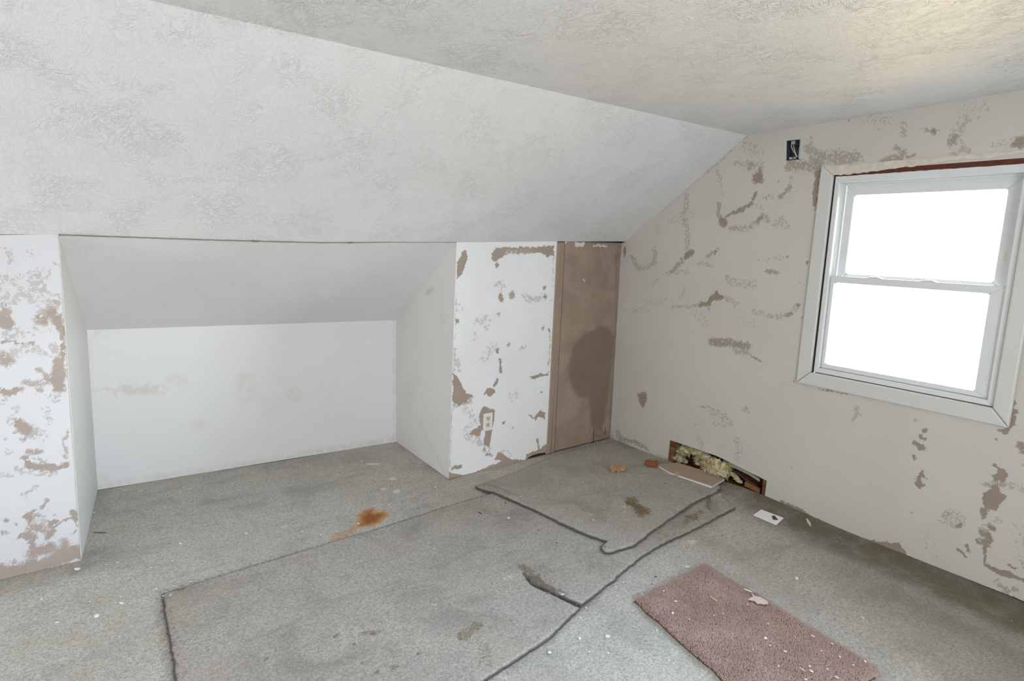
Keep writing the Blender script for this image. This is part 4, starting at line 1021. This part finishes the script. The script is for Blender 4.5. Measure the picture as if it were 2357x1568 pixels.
# pink plush rug strip
pk = [fl(1460, 1376, .02), fl(1541, 1333, .024), fl(1625, 1293, .024)]
pr_ = fl(2026, 1534, .024); pb = pk[0] + (pr_ - pk[2]) + np.array([-.05, -.02])
pink_poly = refine([pk[0], pk[1], pk[2], (pk[2] + pr_) / 2 + np.array([.005, .0]), pr_, (pr_ + pb) / 2, pb, (pk[0] + pb) / 2 + np.array([-.012, 0])], .04, .0028)
r_pk, uvp, zp, ep = sheet('rug', pink_poly, .020, None, M_PINKBASE, None, 'dusty pink plush rug strip strewn with white plaster bits', 'rug', .012, .025)
HEIGHT[-1] = (HEIGHT[-1][0], lambda q: floor_z(q) + .0265)
def pink_pile():
    lo, hi = pink_poly.min(0), pink_poly.max(0); N = 90000
    q = lo + rng.random((N, 2)) * (hi - lo); q = q[inside(pink_poly, q)]
    d, _ = dist_line(pink_poly, q)
    prof = np.sqrt(np.clip(1 - (1 - np.clip(d / .028, 0, 1)) ** 2, 0, 1))
    z0 = floor_z(q) + .020 * (.45 + .55 * prof) - .004
    n = len(q); lean = np.stack([.0016 * np.sin(q[:, 0] * 17 + 2 * np.sin(q[:, 1] * 13)), .0016 * np.cos(q[:, 1] * 19 + q[:, 0] * 7)], 1) + rng.normal(0, .003, (n, 2))
    ctr = pink_poly.mean(0); lean += .004 * (1 - prof)[:, None] * (q - ctr) / np.linalg.norm(q - ctr, axis=1)[:, None]
    h = rng.uniform(.008, .0125, n); th = rng.random(n) * 6.28; s = rng.uniform(.0014, .0022, n)
    base = np.column_stack([q, z0]); tip = base + np.column_stack([lean, h])
    V = np.empty((n, 4, 3))
    for k in range(3):
        V[:, k] = base + np.column_stack([s * np.cos(th + k * 2.094), s * np.sin(th + k * 2.094), np.zeros(n)])
    V[:, 3] = tip
    i = np.arange(n)[:, None] * 4
    F = np.vstack([i + np.array([0, 1, 3]), i + np.array([1, 2, 3]), i + np.array([2, 0, 3])])
    return V.reshape(-1, 3), F
pv, pf = pink_pile()
tag(obj('tufts', pv, pf, M_PILE, r_pk, True), kind='stuff')

# ------------------------------------------------------------------ things lying about
def lump(name, px, size, mat, label, cat, rot=0.0, sub=2, seed=0, flat=.5):
    from mathutils import noise as mn
    p = at_z(*px, .02); z = top_z(p[0], p[1]); bm = bmesh.new()
    bmesh.ops.create_cube(bm, size=1.0); bmesh.ops.subdivide_edges(bm, edges=list(bm.edges), cuts=3, use_grid_fill=True)
    R = Matrix.Rotation(rot, 3, 'Z')
    for vtx in bm.verts:
        c = vtx.co.lerp(vtx.co.normalized() * .55, .2); c = c * (1 + .42 * mn.noise(vtx.co * 3.4 + Vector((seed, 0, 0))) + .2 * mn.noise(vtx.co * 8 + Vector((seed, 3, 0))))
        vtx.co = R @ Vector((c.x * size[0], c.y * size[1], c.z * size[2]))
    mz = min(vtx.co.z for vtx in bm.verts)
    for vtx in bm.verts: vtx.co += Vector((p[0], p[1], z - mz - .001))
    return tag(bm_obj(name, bm, mat, None, False, loc=(p[0], p[1], z)), label, cat)
lump('wood_chip', (1421, 1085), (.085, .05, .034), M_CHIP, 'pale orange wood chunk lying alone on the smaller carpet piece', 'wood chip', -.4, seed=2)
lump('wood_chip', (1499, 1075), (.080, .040, .036), M_REDCHIP, 'red brown splintered wood chunk at the end of the tan board', 'wood chip', -.75, seed=5)
lump('wool_tuft', (1558, 1099), (.022, .016, .024), M_WOOL, 'tiny yellow wool tuft caught on the front edge of tan board', 'insulation', 0, seed=8)

def board():
    tp = [at_z(1511, 1068, .037), at_z(1541, 1087, .036), at_z(1638, 1119, .036), at_z(1668, 1102, .039), at_z(1640, 1090, .043), at_z(1560, 1065, .043)]
    c = np.mean(tp, 0); c[2] = .02
    r = empty('board_offcut', c); tag(r, 'tan faced plasterboard offcut with white broken edge in front of hole', 'board')
    prism('face', tp, (0, 0, -.002), M_TANBOARD, r)
    prism('core', [t_ - np.array([0, 0, .0022]) for t_ in tp], (0, 0, -.012), M_BOARDEDGE, r)
board()
def plate():
    z0 = top_z(*at_z(1768, 1190, .012)[:2]) + .006
    q = [at_z(1734, 1185, z0), at_z(1752, 1172.5, z0 + .004), at_z(1804, 1192, z0 + .003), at_z(1787, 1208, z0)]
    c = np.mean(q, 0); r = empty('blank_plate', [c[0], c[1], z0 - .006]); tag(r, 'white plastic wall plate with dark notch lying near gable wall', 'plate')
    prism('plate', q, (0, 0, -.005), M_PLATE, r, bevel=.0016)
    h = [at_z(1776, 1188, z0 + .0036), at_z(1783, 1187, z0 + .0036), at_z(1791, 1196.5, z0 + .0034), at_z(1780, 1196, z0 + .0034)]
    prism('notch', h, (0, 0, -.0012), simple('notch_dark', (.05, .055, .06), .6), r)
plate()
def sliver(px0, px1, wid, mat, label, name='splinter', cat='splinter', group=None):
    a = at_z(*px0, .02); b = at_z(*px1, .02); a[2] = top_z(a[0], a[1]) + .003; b[2] = top_z(b[0], b[1]) + .003
    d = (b - a) / np.linalg.norm(b - a); s = np.cross(d, UP) * wid / 2
    pts = [a - s * .4, a + s * .6, (a + b) / 2 + s, b + s * .2, b - s * .2, (a + b) / 2 - s]
    return tag(prism(name, pts, (0, 0, -.003), mat, None, loc=(a + b) / 2), label, cat, group)
M_PALEWOOD = simple('pale_splinter', (.70, .62, .46), .7)
sliver((1858, 1189), (1867, 1205), .016, M_PALEWOOD, 'pale pointed wood splinter at the foot of the gable wall')
sliver((1101, 1177), (1109, 1181), .006, M_DARKBIT, 'thin dark splinter on the grey carpet beside the smaller piece')
sliver((1634, 1376), (1650, 1386), .004, M_PALEWOOD, 'thin pale splinter near the left edge of the pink rug')
sliver((1840, 1541), (1853, 1550), .004, M_PALEWOOD, 'pale thin splinter at the lower end of the pink rug')
sliver((214, 1218), (245, 1218), .003, M_BROWNWOOD, 'thin brown stick lying beside the left alcove reveal')
sliver((873, 1061.5), (842, 1061.5), .008, M_FLAKE, 'narrow white paint strip on the alcove carpet near its right corner')
# pale paint scrap on the rug
def scrap():
    px = [(1730, 1365), (1737, 1372), (1752, 1375), (1767, 1384), (1768, 1390), (1758, 1391), (1750, 1389), (1744, 1390), (1736, 1383), (1722, 1380), (1728, 1375), (1733, 1374)]
    zz = HEIGHT[-1][1](np.array([fl(1750, 1380, .03)]))[0] + .005
    pts = [at_z(x, y, zz) for x, y in px]
    tag(prism('paint_scrap', pts, (0, 0, -.0025), simple('beige_paint_scrap', (.63, .52, .44), .8, .08), None, loc=np.mean(pts, 0)), 'torn beige paint scrap lying on the pink rug near its right edge', 'paint scrap')
    sliver((1712, 1358), (1731, 1365), .007, M_FLAKE, 'thin white paint sliver next to the beige scrap on the rug')
scrap()

def flake(px, s_px, label, group, mat=M_FLAKE, name='plaster_flake', cat='plaster flake', asp=None):
    p = at_z(*px, .012); z = top_z(p[0], p[1]); p = at_z(*px, z); m_ = np.linalg.norm(p - CAM) / FPX
    R = s_px * m_ * .38; n = random.choice((5, 6, 7)); ph = random.random() * 6.28; asp = asp or random.uniform(.55, .95); ro = random.random() * 3.14
    tx, ty = random.uniform(-.25, .25), random.uniform(-.25, .25); pts = []
    for k in range(n):
        t_ = ph + k * 6.283 / n; r = R * random.uniform(.7, 1.15); x, y = r * math.cos(t_), r * asp * math.sin(t_)
        x, y = x * math.cos(ro) - y * math.sin(ro), x * math.sin(ro) + y * math.cos(ro)
        pts.append((p[0] + x, p[1] + y, z + .004 + tx * x + ty * y))
    return tag(prism(name, pts, (0, 0, -max(.0022, R * .22)), mat, None, loc=(p[0], p[1], z)), label, cat, group)
# single flakes that can be told apart
for px, s, lab in (((223, 1420), 13, 'oval white plaster flake lying left of the large carpet piece'), ((177, 1311), 13, 'white plaster crumb at the foot of the flaking left wall'),
                   ((1296, 1370), 14, 'white plaster flake at the edge of the carpet tear'), ((1398, 1466), 15, 'largest white plaster flake on bare carpet left of the rug'),
                   ((1265, 1504), 13, 'white plaster flake lying close to the curved carpet seam'), ((1583, 1306), 16, 'broad white flake tucked under the top edge of pink rug'), ((1471, 1365), 8, 'white flake touching the left corner of the pink rug'),
                   ((279, 1390), 11, 'dull white flake just left of large carpet piece corner'), ((132, 1434), 9, 'small white flake nearest the lower left wall foot'),
                   ((1834, 1333), 10, 'white flake on the carpet right of the pink rug'), ((1986, 1423), 9, 'pale flake between the pink rug and the gable wall'),
                   ((217, 1181), 7, 'tiny white chip against the left alcove reveal'), ((416, 1253), 9, 'white flake in the alcove mouth near the left'), ((567, 1229), 11, 'white flake in the alcove mouth left of the rust stain'),
                   ((1657, 1140), 6, 'tiny white chip at the right corner of smaller carpet piece'), ((1171, 1193), 9, 'white fleck on the large carpet piece below the smaller')):
    flake(px, s, lab, None)
def many(lst, ox, oy, k, label, group, mat=M_FLAKE, name='plaster_flake', cat='plaster flake'):
    """a scatter of bits; each label says which one by where it lies in the scatter and by size"""
    lst = sorted(lst); n = len(lst); nc = 1 if n < 4 else (3 if n < 14 else 5); cells = {}
    COLS = {1: [''], 3: ['left', 'middle', 'right'], 5: ['far left', 'left', 'middle', 'right', 'far right']}[nc]
    for c in range(nc):
        part = sorted(lst[c * n // nc:(c + 1) * n // nc], key=lambda q: q[1])
        for r, q in enumerate(part):
            which = {1: [''], 2: ['farther', 'nearer'], 3: ['farthest', 'second', 'nearest']}.get(len(part)) or (['farthest', 'second', 'third', 'fourth', 'fifth', 'sixth'][:len(part) - 1] + ['nearest'])
            w = which[r]
            if n < 4: place = {'': 'the only one', 'farther': 'the farther of two', 'nearer': 'the nearer of two', 'farthest': 'farthest of three', 'second': 'middle one of three', 'nearest': 'nearest of three'}[w]
            else: place = (w + ' ' if w else '') + 'in the ' + COLS[c] + ' of the scatter'
            flake((ox + q[0] * k, oy + q[1] * k), q[2], label + ', ' + place, group, mat, name, cat)
many([(525, 625, 9), (500, 718, 8), (890, 720, 5), (1585, 895, 11), (1220, 912, 9), (1255, 968, 8), (1370, 1015, 9), (1735, 955, 8), (1795, 1055, 8), (1990, 1092, 7), (1575, 1168, 11), (1770, 1215, 11), (430, 545, 5), (630, 765, 5), (700, 350, 5),
      (1450, 905, 6), (1120, 1000, 5), (820, 735, 5), (1320, 1130, 5), (1080, 650, 5), (1530, 1232, 8), (1560, 1130, 6), (1650, 1010, 5), (960, 880, 4), (1900, 1120, 5), (1240, 800, 4), (1700, 1150, 5)],
     1400, 1200, .297, 'white plaster bit on the pink rug', 'plaster bits on the pink rug')
many([(1185, 675, 7), (1310, 745, 6), (520, 436, 7), (905, 552, 5), (1055, 537, 5), (150, 1110, 7), (490, 1008, 7), (770, 835, 5), (655, 545, 5), (930, 435, 4), (715, 428, 5), (340, 495, 6), (1140, 625, 5)],
     700, 950, .2546, 'white plaster bit before the alcove', 'plaster bits before the alcove')
many([(365, 437, 7), (955, 450, 6), (1175, 392, 5), (905, 1063, 7), (865, 1131, 5), (925, 1370, 7), (1110, 916, 6), (1165, 880, 6), (860, 1275, 9), (700, 1285, 5), (1440, 745, 5), (1060, 1378, 6), (805, 1237, 4), (1290, 1365, 6), (1400, 1220, 6), (1020, 1400, 4), (1480, 1430, 5), (450, 285, 5)],
     1050, 1050, .3303, 'white plaster bit by the curved seam', 'plaster bits around the curved seam')
many([(410, 1520, 9), (1180, 1327, 7), (1230, 1322, 7), (1375, 1225, 7), (300, 1350, 5), (1130, 1275, 5), (870, 1335, 5), (765, 1100, 5), (1245, 1072, 6), (1090, 1125, 5), (1480, 815, 5), (1905, 735, 5), (2185, 860, 5), (850, 1085, 5), (450, 1240, 4), (650, 1370, 4)],
     0, 950, .3189, 'white plaster bit on the left carpet', 'plaster bits on the left carpet')
many([(1030, 868, 6), (1820, 820, 6), (2280, 1182, 5)], 700, 950, .2546, 'tiny dark chip on the carpet below the white wall', 'dark chips', M_DARKBIT, 'dark_chip', 'chip')
many([(1450, 192, 5), (700, 608, 4), (1390, 845, 5), (575, 520, 4)], 1050, 1050, .3303, 'tiny dark chip near the tear', 'dark chips', M_DARKBIT, 'dark_chip', 'chip')
many([(385, 1148, 7), (1855, 560, 7), (1550, 705, 6), (1095, 1165, 5)], 1050, 1050, .3303, 'small brown wood crumb around the carpet pieces', 'brown crumbs', M_CHIP, 'wood_crumb', 'crumb')
many([(925, 1112, 7), (1390, 785, 5)], 0, 950, .3189, 'small brown wood crumb on the alcove side carpet', 'brown crumbs', M_CHIP, 'wood_crumb', 'crumb')
many([(1085, 1160, 6), (370, 433, 5), (340, 490, 4)], 1400, 1200, .297, 'tiny black chip by the pink rug', 'black chips by the rug', M_DARKBIT, 'dark_chip', 'chip')
# crumbs in the corner below the damp panel
many([(1385, 1275, 9), (1400, 1268, 8), (1430, 1272, 7), (1470, 1270, 8)], 850, 530, .3827, 'brown crumb at the foot of the damp panel', 'rotten crumbs by the panel', M_CHIP, 'rotten_crumb', 'crumb')

# dust-fine grit nobody could count
def grit(n, poly_px, mat, name, smin, smax):
    P = np.array([fl(*p) for p in poly_px]); lo, hi = P.min(0), P.max(0); v = []; f = []
    while len(f) < n * 4:
        q = lo + rng.random(2) * (hi - lo)
        if not inside(P, q[None])[0]: continue
        z = top_z(*q); s = rng.uniform(smin, smax); i = len(v)
        for k in range(3):
            t_ = rng.random() + k * 2.1; v.append((q[0] + s * math.cos(t_), q[1] + s * math.sin(t_), z + .0005))
        v.append((q[0], q[1], z + s * .9)); f += [[i, i + 1, i + 3], [i + 1, i + 2, i + 3], [i + 2, i, i + 3], [i, i + 2, i + 1]]
    return tag(obj(name, v, f, mat, smooth=False), 'fine pale plaster grit scattered over the grey carpets' if 'plaster' in name else 'fine brown grit scattered over the grey carpets', 'grit', None, 'stuff')
AREA_ = [(0, 1345), (190, 1300), (230, 1140), (905, 1030), (1030, 1115), (1400, 1030), (1760, 1160), (2340, 1410), (2340, 1560), (0, 1560)]
grit(420, AREA_, M_FLAKE, 'plaster_grit', .0010, .0030)
grit(1000, AREA_, M_CHIP, 'brown_grit', .0012, .0036)
